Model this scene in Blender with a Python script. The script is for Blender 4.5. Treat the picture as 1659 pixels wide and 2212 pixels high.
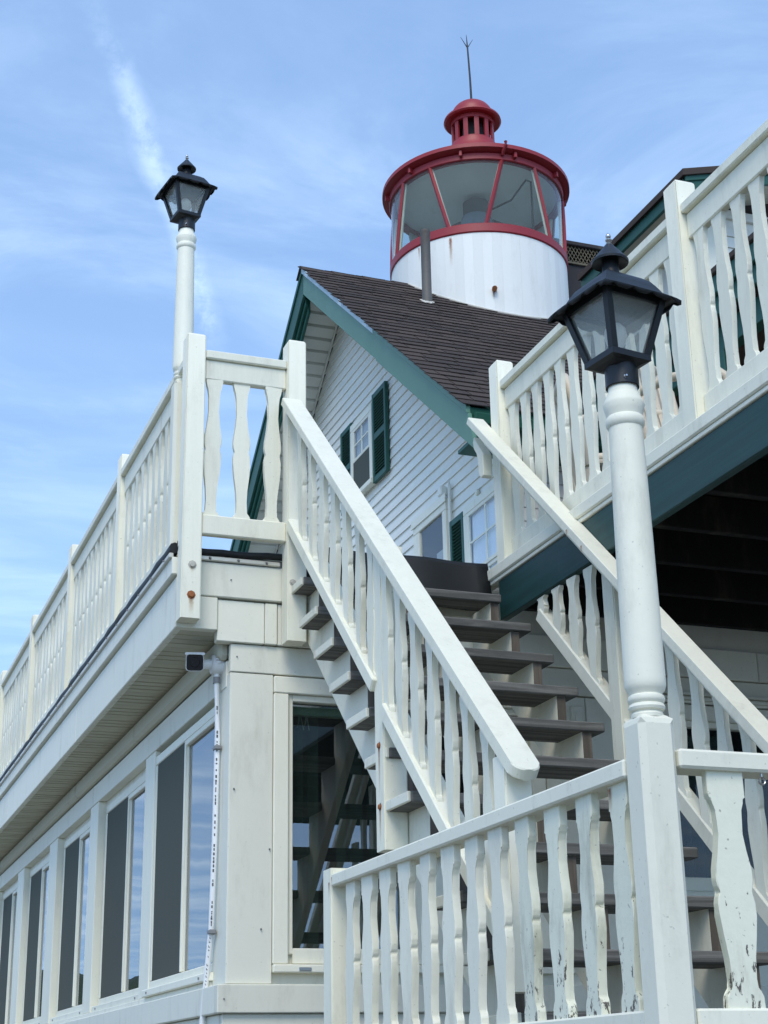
import bpy, bmesh, math, random
from mathutils import Vector, Matrix
random.seed(7)
D = bpy.data; S = bpy.context.scene; COL = S.collection
for o in list(D.objects): D.objects.remove(o)
R = math.radians
# ------------------------------------------------------------------ camera
# Origin = the photographer's eye while building; at the end everything is lifted so the ground is z = 0.
EYE = 1.6
cam = D.cameras.new('camera'); camo = D.objects.new('camera', cam); COL.objects.link(camo)
cam.sensor_fit = 'VERTICAL'; cam.sensor_height = 36.0; cam.lens = 3412.0 / 2212.0 * 36.0
cam.clip_start = .05; cam.clip_end = 3000
rx = Vector((.9390, -.3430, -.0180)); up = Vector((-.1010, -.3260, .9400)); fw = Vector((.3290, .8810, .3410))
fw.normalize(); rx = (rx - fw * rx.dot(fw)).normalized(); up = rx.cross(fw).normalized()
camo.matrix_world = Matrix(((rx.x, up.x, -fw.x, 0), (rx.y, up.y, -fw.y, 0), (rx.z, up.z, -fw.z, 0), (0, 0, 0, 1)))
S.camera = camo
# ------------------------------------------------------------------ light
SUN_AZ, SUN_EL = R(207), R(50)          # azimuth clockwise from +Y: behind the camera, veiled by thin cloud
sd = Vector((math.sin(SUN_AZ) * math.cos(SUN_EL), math.cos(SUN_AZ) * math.cos(SUN_EL), math.sin(SUN_EL)))
sun = D.lights.new('sun', 'SUN'); sun.energy = 1.2; sun.angle = R(28); sun.color = (1, .915, .76)
suno = D.objects.new('sun', sun); COL.objects.link(suno)
suno.rotation_euler = (-sd).to_track_quat('-Z', 'Y').to_euler(); suno.location = (0, -5, 20)
W = D.worlds.new('World'); S.world = W; W.use_nodes = True
S.view_settings.view_transform = 'Standard'; S.view_settings.look = 'None'
S.view_settings.gamma = 1; S.view_settings.use_curve_mapping = False
S.view_settings.exposure = .78

class NT:
    """small node-tree writer"""
    def __init__(s, tree): s.t = tree; s.n = tree.nodes; s.l = tree.links
    def new(s, typ, **kw):
        n = s.n.new(typ)
        for k, v in kw.items(): setattr(n, k, v)
        return n
    def link(s, a, b): s.l.new(a, b)
    def val(s, sock, v):
        if hasattr(v, 'links') or isinstance(v, bpy.types.NodeSocket): s.l.new(v, sock)
        else: sock.default_value = v
    def math(s, op, a, b=None, c=None, clamp=False):
        n = s.new('ShaderNodeMath', operation=op, use_clamp=clamp)
        for i, v in enumerate((a, b, c)):
            if v is not None: s.val(n.inputs[i], v)
        return n.outputs[0]
    def vmath(s, op, a, b=None):
        n = s.new('ShaderNodeVectorMath', operation=op)
        s.val(n.inputs[0], a)
        if b is not None: s.val(n.inputs[1], b)
        return n.outputs['Value' if op in ('DOT_PRODUCT', 'LENGTH') else 'Vector']
    def noise(s, vec, scale, detail=4, rough=.55, dist=0):
        n = s.new('ShaderNodeTexNoise'); s.l.new(vec, n.inputs['Vector'])
        n.inputs['Scale'].default_value = scale; n.inputs['Detail'].default_value = detail
        n.inputs['Roughness'].default_value = rough; n.inputs['Distortion'].default_value = dist
        return n.outputs['Fac']
    def ramp(s, fac, lo, hi, a=0., b=1.):
        n = s.new('ShaderNodeMapRange'); n.interpolation_type = 'SMOOTHSTEP'
        s.val(n.inputs[0], fac); n.inputs[1].default_value = lo; n.inputs[2].default_value = hi
        n.inputs[3].default_value = a; n.inputs[4].default_value = b
        return n.outputs[0]
    def mix(s, fac, a, b):
        n = s.new('ShaderNodeMix', data_type='RGBA')
        s.val(n.inputs['Factor'], fac)
        for k, v in ((6, a), (7, b)):
            if isinstance(v, (tuple, list)): n.inputs[k].default_value = (*v[:3], 1)
            else: s.l.new(v, n.inputs[k])
        return n.outputs[2]
    def map(s, vec, scale=(1, 1, 1), rot=(0, 0, 0), loc=(0, 0, 0)):
        n = s.new('ShaderNodeMapping'); s.l.new(vec, n.inputs[0])
        n.inputs['Scale'].default_value = scale; n.inputs['Rotation'].default_value = rot; n.inputs['Location'].default_value = loc
        return n.outputs[0]

# sky: Nishita with thin cirrus and one broken condensation trail
t = NT(W.node_tree); t.n.clear()
sky = t.new('ShaderNodeTexSky', sky_type='NISHITA'); sky.sun_disc = False
sky.sun_elevation = SUN_EL; sky.sun_rotation = SUN_AZ; sky.altitude = 0; sky.air_density = 1.25; sky.dust_density = .25; sky.ozone_density = 3.5
tc = t.new('ShaderNodeTexCoord'); d = t.vmath('NORMALIZE', tc.outputs['Generated'])
sep = t.new('ShaderNodeSeparateXYZ'); t.link(d, sep.inputs[0])
zc = t.math('MAXIMUM', sep.outputs[2], .06)
pl = t.new('ShaderNodeCombineXYZ')
t.link(t.math('DIVIDE', sep.outputs[0], zc), pl.inputs[0]); t.link(t.math('DIVIDE', sep.outputs[1], zc), pl.inputs[1])
P2 = pl.outputs[0]
ev = t.new('ShaderNodeCombineXYZ'); t.link(sep.outputs[0], ev.inputs[0]); t.link(sep.outputs[1], ev.inputs[1]); t.link(t.math('ADD', t.math('MAXIMUM', sep.outputs[2], 0.), .22), ev.inputs[2])
t.link(t.vmath('NORMALIZE', ev.outputs[0]), sky.inputs[0])
n1 = t.noise(t.map(P2, (.75, 1.1, 1), (0, 0, R(25))), 1.9, 8, .62, .6)
n2 = t.noise(t.map(P2, (1, 1, 1), (0, 0, 0), (3, 1, 0)), .55, 3, .5)
cir = t.math('MULTIPLY', t.ramp(n1, .40, .80), t.ramp(n2, .34, .66))
low = t.ramp(sep.outputs[2], .10, .52, 1., 0.)                # thin haze bank toward the horizon, all round
n3 = t.noise(t.map(P2, (.9, 2.2, 1), (0, 0, R(40)), (7, 2, 0)), .9, 6, .6, .3)
bank = t.math('MULTIPLY', low, t.ramp(n3, .38, .72, .06, 1.))
def pixdir(x, y):
    v = rx * (x - 829.5) - up * (y - 1106) + fw * 3412; return v.normalized()
A, B = pixdir(215, 40), pixdir(455, 690)
nrm = A.cross(B).normalized(); mid = (A + B).normalized(); alo = (B - A).normalized()
wob = t.math('MULTIPLY', t.math('SUBTRACT', t.noise(d, 14, 5, .6), .5), .022)
dist = t.math('ABSOLUTE', t.math('ADD', t.vmath('DOT_PRODUCT', d, tuple(nrm)), wob))
trail = t.ramp(dist, .0, .0115, 1., 0.)
sidev = t.vmath('DOT_PRODUCT', d, tuple(alo))
a0 = A.dot(alo); b0 = B.dot(alo)
trail = t.math('MULTIPLY', trail, t.math('MULTIPLY', t.ramp(sidev, a0 - .04, a0 + .08), t.ramp(sidev, b0 - .01, b0 + .03, 1., 0.)))
trail = t.math('MULTIPLY', trail, t.ramp(t.vmath('DOT_PRODUCT', d, tuple(mid)), .9, .95))
trail = t.math('MULTIPLY', trail, t.ramp(t.noise(d, 26, 7, .7), .38, .62, .08, 1.))
cl = t.math('ADD', t.math('ADD', t.math('MULTIPLY', cir, .28), .08), t.math('MULTIPLY', bank, .42))
cl = t.math('MINIMUM', t.math('ADD', cl, t.math('MULTIPLY', trail, .25)), .85)
tint = t.mix(1.0, sky.outputs[0], sky.outputs[0])
bw = t.new('ShaderNodeMix', data_type='RGBA'); bw.blend_type = 'MULTIPLY'; bw.inputs['Factor'].default_value = 1
t.link(sky.outputs[0], bw.inputs[6]); bw.inputs[7].default_value = (.96, 1.05, 1.10, 1)
skyc = t.mix(cl, bw.outputs[2], (5.1, 6.3, 7.5))
bg = t.new('ShaderNodeBackground'); t.link(skyc, bg.inputs[0]); bg.inputs[1].default_value = .15
t.link(bg.outputs[0], t.new('ShaderNodeOutputWorld').inputs[0])

# ------------------------------------------------------------------ materials
MATS = {}
def mat(name, col, rough=.6, spec=.4, var=.06, dirt=0., dirtcol=(.20, .17, .11), grain=None, grainamt=.0, rust=0., peel=0.,
        bump=.15, bscale=60, metallic=0, objvar=.05, foot=None):
    """painted / bare surface: base colour, blotchy variation, grime, optional grain, rust drips and peeling"""
    if name in MATS: return MATS[name]
    m = D.materials.new(name); m.use_nodes = True; MATS[name] = m
    t = NT(m.node_tree); b = t.n['Principled BSDF']
    tc = t.new('ShaderNodeTexCoord'); oi = t.new('ShaderNodeObjectInfo'); v = tc.outputs['Object']
    off = t.new('ShaderNodeCombineXYZ')
    for i in range(3): t.link(t.math('MULTIPLY', oi.outputs['Random'], 17.3 + 9 * i), off.inputs[i])
    v2 = t.vmath('ADD', v, off.outputs[0])
    big = t.noise(v2, 3.1, 5, .6); fine = t.noise(v2, 34, 4, .6)
    k = t.math('ADD', t.math('MULTIPLY', t.math('SUBTRACT', big, .5), 2 * var), t.math('MULTIPLY', t.math('SUBTRACT', fine, .5), var))
    k = t.math('ADD', k, t.math('MULTIPLY', t.math('SUBTRACT', oi.outputs['Random'], .5), 2 * objvar))
    hs = t.new('ShaderNodeHueSaturation'); hs.inputs['Color'].default_value = (*col, 1)
    t.link(t.math('ADD', k, 1.), hs.inputs['Value']); c = hs.outputs[0]
    h = t.math('MULTIPLY', t.noise(v2, bscale, 4, .6), .5)
    if grain:
        gs = {'x': (1.4, 30, 30), 'y': (30, 1.4, 30), 'z': (30, 30, 1.4)}[grain]
        g = t.noise(t.map(v2, gs), 1.0, 5, .65, .8)
        gm = t.ramp(g, .38, .66)
        c = t.mix(t.math('MULTIPLY', t.math('SUBTRACT', 1., gm), grainamt), c, tuple(x * .35 for x in col))
        h = t.math('ADD', h, t.math('MULTIPLY', g, 1.2))
    if dirt:
        dm = t.math('MULTIPLY', t.ramp(t.noise(t.map(v2, (3, 3, .9)), 2.6, 7, .68), .50, .78), dirt)
        c = t.mix(dm, c, dirtcol)
        sp = t.math('MULTIPLY', t.ramp(t.noise(v2, 85, 2, .5), .69, .76), dirt * .9)
        c = t.mix(sp, c, (.10, .085, .06))
    if rust:
        rm = t.math('MULTIPLY', t.ramp(t.noise(t.map(v2, (9, 9, .8)), 1.4, 3, .5), .66, .80), t.ramp(t.noise(v2, 1.3, 2, .5), .52, .66))
        c = t.mix(t.math('MULTIPLY', rm, rust), c, (.42, .17, .05))
    rr = t.math('ADD', t.math('MULTIPLY', big, .16), rough - .08)
    if peel:
        pn = t.noise(t.map(v2, (1, 1, .4)), 48, 6, .70)
        if foot:                                   # wear of the paint at the foot of a piece (its own local z)
            sx = t.new('ShaderNodeSeparateXYZ'); t.link(v, sx.inputs[0])
            ft = t.ramp(sx.outputs[2], foot[0], foot[1], .155, 0.)
            pn = t.math('ADD', pn, ft)
        pm = t.ramp(pn, .735 - .04 * peel, .755 - .04 * peel)
        wood = t.mix(t.noise(t.map(v2, (40, 40, 5)), 1, 4, .6), (.045, .04, .034), (.20, .18, .15))
        c = t.mix(pm, c, wood); h = t.math('SUBTRACT', h, t.math('MULTIPLY', pm, 1.6)); rr = t.math('ADD', rr, t.math('MULTIPLY', pm, .25))
    t.link(c, b.inputs['Base Color']); t.link(rr, b.inputs['Roughness'])
    b.inputs['Specular IOR Level'].default_value = spec; b.inputs['Metallic'].default_value = metallic
    bp = t.new('ShaderNodeBump'); bp.inputs['Strength'].default_value = bump; bp.inputs['Distance'].default_value = .004
    t.link(h, bp.inputs['Height']); t.link(bp.outputs[0], b.inputs['Normal'])
    return m
WHITE = (.80, .77, .62)
mat('white_paint', WHITE, .55, .3, .05, .26, rust=.55, bump=.3, grain='z', grainamt=.05)
mat('white_paint_clean', (.81, .785, .645), .5, .3, .04, .18, rust=.3, bump=.25)
mat('white_paint_worn', (.755, .73, .595), .6, .35, .05, .32, rust=.55, peel=.5, bump=.3)
mat('white_paint_peeling', (.74, .73, .58), .6, .35, .08, .60, (.24, .23, .14), rust=.45, peel=1.0, bump=.5, foot=(-.30, .12))
mat('panel_white', (.765, .75, .63), .55, .3, .045, .26, rust=.35, bump=.25)
mat('panel_cream', (.725, .71, .595), .6, .3, .045, .24, rust=.15, bump=.25)
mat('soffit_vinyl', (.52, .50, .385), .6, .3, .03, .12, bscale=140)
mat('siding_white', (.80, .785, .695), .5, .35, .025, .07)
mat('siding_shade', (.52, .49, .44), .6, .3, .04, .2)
mat('green_paint', (.016, .085, .060), .5, .4, .10, .12, (.05, .10, .08))
mat('barge_green_lit', (.095, .205, .135), .45, .45, .06, .08, (.05, .12, .1))  # same green paint, fading and light on this slope put into the colour
mat('drip_metal', (.42, .52, .55), .35, .5, .05, .05)
mat('teal_beam', (.012, .056, .052), .5, .4, .12, .12, (.05, .09, .10), grain='y', grainamt=.35)
mat('weathered_tread', (.195, .188, .172), .8, .2, .18, .45, (.08, .07, .055), grain='x', grainamt=.80, bump=.5)
mat('raw_wood', (.15, .125, .10), .85, .2, .14, .35, (.05, .045, .04), grain='z', grainamt=.6, bump=.5)
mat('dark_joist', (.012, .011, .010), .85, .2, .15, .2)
mat('rubber_black', (.009, .010, .011), .55, .35, .15, .12, (.05, .05, .045))
mat('black_metal', (.007, .008, .009), .42, .45, .15, .05, (.03, .03, .03), bump=.25, bscale=200)
mat('red_paint', (.29, .022, .026), .45, .45, .10, .16, (.16, .03, .03), bump=.2)
mat('drum_white', (.80, .79, .725), .55, .35, .035, .14, rust=.5, peel=.12, bump=.35)
mat('galv_pipe', (.12, .112, .10), .65, .4, .30, .9, (.10, .062, .035), metallic=.25)
mat('caulk', (.50, .47, .40), .8, .2, .08, .3)
mat('rust_bolt', (.30, .11, .04), .8, .3, .3, .3, (.08, .03, .01))
mat('steel', (.55, .55, .55), .3, .5, .05, .1, metallic=1.)
mat('strip_metal', (.60, .57, .48), .4, .5, .06, .3, metallic=.3)
mat('pvc_white', (.78, .78, .76), .4, .45, .02, .06)
mat('pvc_grey', (.22, .22, .22), .5, .4, .05, .1)
mat('lens_black', (.01, .011, .014), .08, .6, .05, 0, bump=0)
mat('chair_resin', (.66, .56, .42), .5, .4, .05, .2)
mat('screen_mesh', (.090, .096, .078), .8, .15, .08, .25, (.10, .10, .08))
mat('curtain', (.88, .90, .92), .8, .1, .05)
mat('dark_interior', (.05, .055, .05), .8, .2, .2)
mat('drape_green', (.065, .09, .078), .85, .1, .25)
mat('brown_wall', (.075, .058, .045), .8, .2, .15, .2)
mat('bulb_white', (.80, .76, .66), .35, .5, .02)
mat('chimney_dark', (.045, .04, .04), .8, .25, .25, .3)
mat('grille_metal', (.16, .13, .08), .6, .4, .2, .3, metallic=.4)
mat('soil', (.14, .12, .07), .9, .1, .3)
mat('red_cap', (.5, .03, .03), .4, .5)
mat('bottle_pale', (.62, .66, .68), .3, .5)
mat('print_dark', (.10, .10, .11), .6, .3, .2)
mat('gutter_green', (.014, .070, .045), .7, .15, .1, .2, (.03, .05, .03))
mat('lantern_lining', (.74, .79, .76), .7, .2, .04, .1)
mat('beacon_glass', (.20, .25, .30), .1, .7, .1)
mat('deck_bounce_grey', (.45, .45, .42), .8, .2, .1, .3)  # unseen deck top, kept light to bounce light onto the gable soffit
mat('lens_glass', (.42, .48, .52), .12, .6, .1)
mat('liner_grey', (.40, .42, .40), .7, .25, .05, .1)

def shingle_mat():
    m = D.materials.new('asphalt_shingle'); m.use_nodes = True; MATS['shingle'] = m
    t = NT(m.node_tree); b = t.n['Principled BSDF']
    tc = t.new('ShaderNodeTexCoord'); g = t.new('ShaderNodeNewGeometry'); oi = t.new('ShaderNodeObjectInfo')
    rnd = t.math('FRACT', t.math('ADD', t.math('MULTIPLY', g.outputs['Random Per Island'], 7.7), t.math('MULTIPLY', oi.outputs['Random'], 13.1)))
    v = g.outputs['Position']
    c = t.mix(t.ramp(rnd, .1, .95), (.042, .034, .030), (.074, .056, .046))
    c = t.mix(t.ramp(t.noise(v, 1.4, 4, .6), .35, .7, 0, .55), c, (.058, .044, .037))
    c = t.mix(t.ramp(t.noise(v, 320, 2, .6), .45, .75, 0, .5), c, (.125, .092, .075))
    t.link(c, b.inputs['Base Color']); b.inputs['Roughness'].default_value = .9; b.inputs['Specular IOR Level'].default_value = .2
    bp = t.new('ShaderNodeBump'); bp.inputs['Strength'].default_value = .4; bp.inputs['Distance'].default_value = .003
    t.link(t.noise(v, 260, 3, .6), bp.inputs['Height']); t.link(bp.outputs[0], b.inputs['Normal'])
shingle_mat()
def glass_mat(name, tint, ior, dust=.0, dustcol=(.5, .55, .55), rough=.0, wav=.02):
    m = D.materials.new(name); m.use_nodes = True; MATS[name] = m
    t = NT(m.node_tree); t.n.remove(t.n['Principled BSDF']); out = t.n['Material Output']
    tc = t.new('ShaderNodeTexCoord')
    bp = t.new('ShaderNodeBump'); bp.inputs['Strength'].default_value = wav; bp.inputs['Distance'].default_value = .02
    t.link(t.noise(tc.outputs['Object'], 2.2, 2, .5), bp.inputs['Height'])
    tr = t.new('ShaderNodeBsdfTransparent'); tr.inputs[0].default_value = (*tint, 1)
    gl = t.new('ShaderNodeBsdfGlossy'); gl.inputs['Roughness'].default_value = rough; gl.inputs[0].default_value = (.97, .98, 1, 1)
    t.link(bp.outputs[0], gl.inputs['Normal'])
    fr = t.new('ShaderNodeFresnel'); fr.inputs[0].default_value = ior; t.link(bp.outputs[0], fr.inputs['Normal'])
    geo = t.new('ShaderNodeNewGeometry')   # only the entry face of a pane reflects; the exit face just passes light
    ms = t.new('ShaderNodeMixShader'); t.link(t.math('MULTIPLY', fr.outputs[0], t.math('SUBTRACT', 1., geo.outputs['Backfacing'])), ms.inputs[0]); t.link(tr.outputs[0], ms.inputs[1]); t.link(gl.outputs[0], ms.inputs[2])
    df0 = t.new('ShaderNodeBsdfDiffuse'); df0.inputs[0].default_value = (*dustcol, 1)
    tl = t.new('ShaderNodeBsdfTranslucent'); tl.inputs[0].default_value = (*dustcol, 1)
    df = t.new('ShaderNodeMixShader'); df.inputs[0].default_value = .5; t.link(df0.outputs[0], df.inputs[1]); t.link(tl.outputs[0], df.inputs[2])
    m2 = t.new('ShaderNodeMixShader')
    t.link(t.math('MULTIPLY', t.ramp(t.noise(tc.outputs['Object'], 5, 5, .6), .25, .75, .85, 1.15), dust), m2.inputs[0])
    t.link(ms.outputs[0], m2.inputs[1]); t.link(df.outputs[0], m2.inputs[2]); t.link(m2.outputs[0], out.inputs[0])
glass_mat('side_glass', (.66, .76, .74), 2.8, .03, wav=.03)
glass_mat('window_glass', (.72, .80, .76), 2.1, .03)
glass_mat('lantern_glass', (.80, .88, .87), 1.28, .13, (.80, .88, .85), .02)
glass_mat('lamp_glass', (.93, .95, .95), 1.4, .20, (.88, .88, .80), .03)
glass_mat('house_glass', (.93, .95, .96), 1.5, .02)
glass_mat('front_glass', (.60, .70, .66), 2.35, .02, wav=.012)
M = lambda n: MATS[n]

# ------------------------------------------------------------------ builders
def link(name, me, parent=None, loc=None):
    o = D.objects.new(name, me); COL.objects.link(o)
    if loc is not None: o.location = loc
    if parent is not None:
        o.parent = parent; o.matrix_parent_inverse = Matrix.Translation(-WL[parent.name])
    return o
WL = {}
def thing(name, label, cat, loc=(0, 0, 0), group=None):
    o = D.objects.new(name, None); COL.objects.link(o); o.location = loc; o.empty_display_size = .1
    WL[o.name] = Vector(loc); o['label'] = label; o['category'] = cat
    if group: o['group'] = group
    return o
def aspart(o):            # lets a mesh object parent sub-parts whose coordinates stay in world space
    return o
def sub(name, me, parent, loc=(0, 0, 0), rot=None):
    """child of a mesh part: world coordinates given"""
    o = D.objects.new(name, me); COL.objects.link(o); o.location = loc
    if rot: o.rotation_euler = rot
    top = parent.parent
    pm = Matrix.LocRotScale(parent.location, parent.rotation_euler, parent.scale)
    o.parent = parent; o.matrix_parent_inverse = pm.inverted()
    return o
def finish(bm, name, m, smooth=None):
    bmesh.ops.recalc_face_normals(bm, faces=bm.faces)
    me = D.meshes.new(name); bm.to_mesh(me); bm.free()
    if m: me.materials.append(M(m) if isinstance(m, str) else m)
    if smooth is not None:
        for p in me.polygons: p.use_smooth = True
        me.set_sharp_from_angle(angle=R(smooth))
    return me
def bm_box(bm, x0, x1, y0, y1, z0, z1):
    vs = [bm.verts.new((x, y, z)) for x in (x0, x1) for y in (y0, y1) for z in (z0, z1)]
    for f in ((0, 1, 3, 2), (4, 6, 7, 5), (0, 4, 5, 1), (2, 3, 7, 6), (0, 2, 6, 4), (1, 5, 7, 3)): bm.faces.new([vs[i] for i in f])
BOXC = {}
def box_me(sx, sy, sz, m, bev):
    k = (round(sx, 4), round(sy, 4), round(sz, 4), m, bev)
    if k not in BOXC:
        bm = bmesh.new(); bm_box(bm, -sx / 2, sx / 2, -sy / 2, sy / 2, -sz / 2, sz / 2)
        if bev: bmesh.ops.bevel(bm, geom=list(bm.edges), offset=min(bev, .3 * min(sx, sy, sz)), segments=1, affect='EDGES')
        BOXC[k] = finish(bm, 'box', m)
    return BOXC[k]
def box(name, par, m, x, y, z, bev=.003, subof=None, rot=None):
    c = ((x[0] + x[1]) / 2, (y[0] + y[1]) / 2, (z[0] + z[1]) / 2)
    me = box_me(abs(x[1] - x[0]), abs(y[1] - y[0]), abs(z[1] - z[0]), m, bev)
    if subof: return sub(name, me, subof, c, rot)
    o = link(name, me, par, c)
    if rot: o.rotation_euler = rot
    return o
def frame_of(p0, p1, side=None):
    p0, p1 = Vector(p0), Vector(p1); d = (p1 - p0).normalized()
    s = Vector(side) if side else d.cross(Vector((0, 0, 1)))
    if s.length < 1e-4: s = Vector((1, 0, 0))
    s = (s - d * s.dot(d)).normalized(); u = s.cross(d).normalized()
    if u.z < 0: u = -u; s = -s
    return d, s, u
def beam(name, par, m, p0, p1, w, h, bev=.004, side=None, subof=None, off=(0, 0)):
    """box of width w (sideways) and height h between two points"""
    d, s, u = frame_of(p0, p1, side); L = (Vector(p1) - Vector(p0)).length
    me = box_me(L, w, h, m, bev); c = (Vector(p0) + Vector(p1)) / 2 + s * off[0] + u * off[1]
    rm = Matrix((d, s, u)).transposed()
    if rm.determinant() < 0: rm = Matrix((d, -s, u)).transposed()
    e = rm.to_euler()
    if subof: return sub(name, me, subof, c, e)
    o = link(name, me, par, c); o.rotation_euler = e; return o
def lathe_me(prof, m, seg=24, smooth=40):
    bm = bmesh.new(); rings = []
    for r, z in prof:
        if r < 1e-5: rings.append([bm.verts.new((0, 0, z))])
        else: rings.append([bm.verts.new((r * math.cos(2 * math.pi * i / seg), r * math.sin(2 * math.pi * i / seg), z)) for i in range(seg)])
    for a, b in zip(rings, rings[1:]):
        for i in range(seg):
            j = (i + 1) % seg
            vs = [a[i % len(a)], a[j % len(a)], b[j % len(b)], b[i % len(b)]]
            u = []
            for q in vs:
                if q not in u: u.append(q)
            if len(u) > 2: bm.faces.new(u)
    return finish(bm, 'lathe', m, smooth)
def lathe(name, par, m, c, prof, seg=24, smooth=40, subof=None):
    me = lathe_me(prof, m, seg, smooth)
    return sub(name, me, subof, c) if subof else link(name, me, par, c)
def poly_me(verts, faces, m, smooth=None):
    bm = bmesh.new(); vs = [bm.verts.new(v) for v in verts]
    for f in faces: bm.faces.new([vs[i] for i in f])
    return finish(bm, 'poly', m, smooth)
def prism_me(pts, th, axis, m, bev=0):
    """outline pts (a, b) extruded by th along axis; axis x: (y,z), axis y: (x,z), axis z: (x,y); centred on 0 along axis"""
    bm = bmesh.new()
    def P(a, b, c): return {'x': (c, a, b), 'y': (a, c, b), 'z': (a, b, c)}[axis]
    A_ = [bm.verts.new(P(a, b, -th / 2)) for a, b in pts]; B_ = [bm.verts.new(P(a, b, th / 2)) for a, b in pts]
    n = len(pts); bm.faces.new(A_); bm.faces.new(B_[::-1])
    for i in range(n): bm.faces.new((A_[i], B_[i], B_[(i + 1) % n], A_[(i + 1) % n]))
    if bev: bmesh.ops.bevel(bm, geom=[e for e in bm.edges], offset=bev, segments=1, affect='EDGES')
    return finish(bm, 'prism', m)
def tube_me(pts, r, m, seg=8, smooth=60):
    bm = bmesh.new(); rings = []; pts = [Vector(p) for p in pts]
    for i, p in enumerate(pts):
        d = (pts[min(i + 1, len(pts) - 1)] - pts[max(i - 1, 0)]).normalized()
        a = d.cross(Vector((0, 0, 1)));
        if a.length < 1e-3: a = d.cross(Vector((1, 0, 0)))
        a.normalize(); b = d.cross(a); rr = r[i] if isinstance(r, (list, tuple)) else r
        rings.append([bm.verts.new(p + a * rr * math.cos(2 * math.pi * k / seg) + b * rr * math.sin(2 * math.pi * k / seg)) for k in range(seg)])
    for A_, B_ in zip(rings, rings[1:]):
        for i in range(seg): bm.faces.new((A_[i], A_[(i + 1) % seg], B_[(i + 1) % seg], B_[i]))
    bm.faces.new(rings[0]); bm.faces.new(rings[-1][::-1])
    return finish(bm, 'tube', m, smooth)
def tube(name, par, m, pts, r, seg=8, subof=None):
    me = tube_me(pts, r, m, seg)
    return sub(name, me, subof) if subof else link(name, me, par, (0, 0, 0))
# sawn baluster: flat board with a double-vase outline; unit height -.5...5, flat across axis
BAL = [(0, 1), (.105, 1), (.115, .93), (.125, .90), (.14, .78), (.17, .66), (.27, .65), (.34, .77), (.41, .94), (.455, 1), (.485, .93), (.503, .78),
       (.521, .93), (.55, 1), (.60, .98), (.68, .86), (.77, .70), (.85, .64), (.885, .63), (.90, .77), (.915, .97), (1, 1)]
BAL_LONG = BAL
BAL = [(0, 1), (.03, 1), (.045, .93), (.065, .80), (.09, .73), (.13, .58), (.24, .58), (.33, .73), (.41, .94), (.455, 1), (.485, .92), (.503, .76),
       (.521, .92), (.55, 1), (.60, .98), (.68, .86), (.77, .66), (.85, .58), (.925, .57), (.935, .70), (.942, .93), (.955, 1), (1, 1)]
BALC = {}
def baluster(par, m, x, y, z0, z1, w, th, flat, prof=None):
    H = z1 - z0; prof = prof or BAL; k = (round(H, 3), w, th, flat, m, len(prof))
    if k not in BALC:
        L = [(-w / 2 * q, H / 2 - tt * H) for tt, q in prof]; Rr = [(w / 2 * q, H / 2 - tt * H) for tt, q in prof]
        BALC[k] = prism_me(L + Rr[::-1], th, flat, m, .0025)
    o = link('baluster', BALC[k], par, (x, y, (z0 + z1) / 2))
    o.rotation_euler = (random.uniform(-.011, .011), random.uniform(-.011, .011), random.uniform(-.06, .06))
    return o
def post(par, m, x, y, z, w=.089, top=.02, name='post', bev=.005, cutbase=0):
    """square post with a softly domed, chamfered head"""
    bm = bmesh.new(); h = w / 2; z0, z1 = z
    rings = []
    for r, zz in ((h, z0), (h, z1 - top), (h - .009, z1 - top * .35), (h - .024, z1)):
        rings.append([bm.verts.new((sx * r, sy * r, zz - z0)) for sx, sy in ((-1, -1), (1, -1), (1, 1), (-1, 1))])
    bm.faces.new(rings[0][::-1]); bm.faces.new(rings[-1])
    for a, b in zip(rings, rings[1:]):
        for i in range(4): bm.faces.new((a[i], a[(i + 1) % 4], b[(i + 1) % 4], b[i]))
    bmesh.ops.bevel(bm, geom=[e for e in bm.edges if abs(e.verts[0].co.z - e.verts[1].co.z) > .02], offset=bev, segments=2, affect='EDGES')
    o = link(name, finish(bm, 'post', m, 35), par, (x, y, z0)); return o
def bolt(par, x, y, z, axis='y', m='rust_bolt', r=.011, streak=0):
    prof = [(0, .007), (r * .8, .007), (r, .004), (r, 0), (r * 1.5, 0), (r * 1.5, -.003)]
    o = link('bolt', lathe_me(prof, m, 8), par, (x, y, z)); o.rotation_euler = {'y': (R(90), 0, 0), 'x': (0, R(-90), 0)}[axis]
    return o
def stain_mat():
    m = D.materials.new('rust_stain'); m.use_nodes = True; MATS['rust_stain'] = m; t = NT(m.node_tree); b = t.n['Principled BSDF']
    tc = t.new('ShaderNodeTexCoord'); uv = t.new('ShaderNodeSeparateXYZ'); t.link(tc.outputs['UV'], uv.inputs[0])
    u = t.math('ABSOLUTE', t.math('SUBTRACT', uv.outputs[0], .5)); w = t.noise(tc.outputs['Object'], 60, 4, .6)
    side = t.ramp(t.math('ADD', u, t.math('MULTIPLY', t.math('SUBTRACT', w, .5), .35)), .08, .46, 1., 0.)
    run = t.math('POWER', uv.outputs[1], 1.5)
    ends = t.ramp(uv.outputs[1], .90, 1.0, 1., 0.)
    t.link(t.math('MULTIPLY', t.math('MULTIPLY', side, run), t.math('MULTIPLY', ends, .85)), b.inputs['Alpha'])
    t.link(t.mix(t.ramp(uv.outputs[1], .3, .9), (.50, .30, .10), (.30, .09, .025)), b.inputs['Base Color']); b.inputs['Roughness'].default_value = .85
stain_mat()
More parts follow.
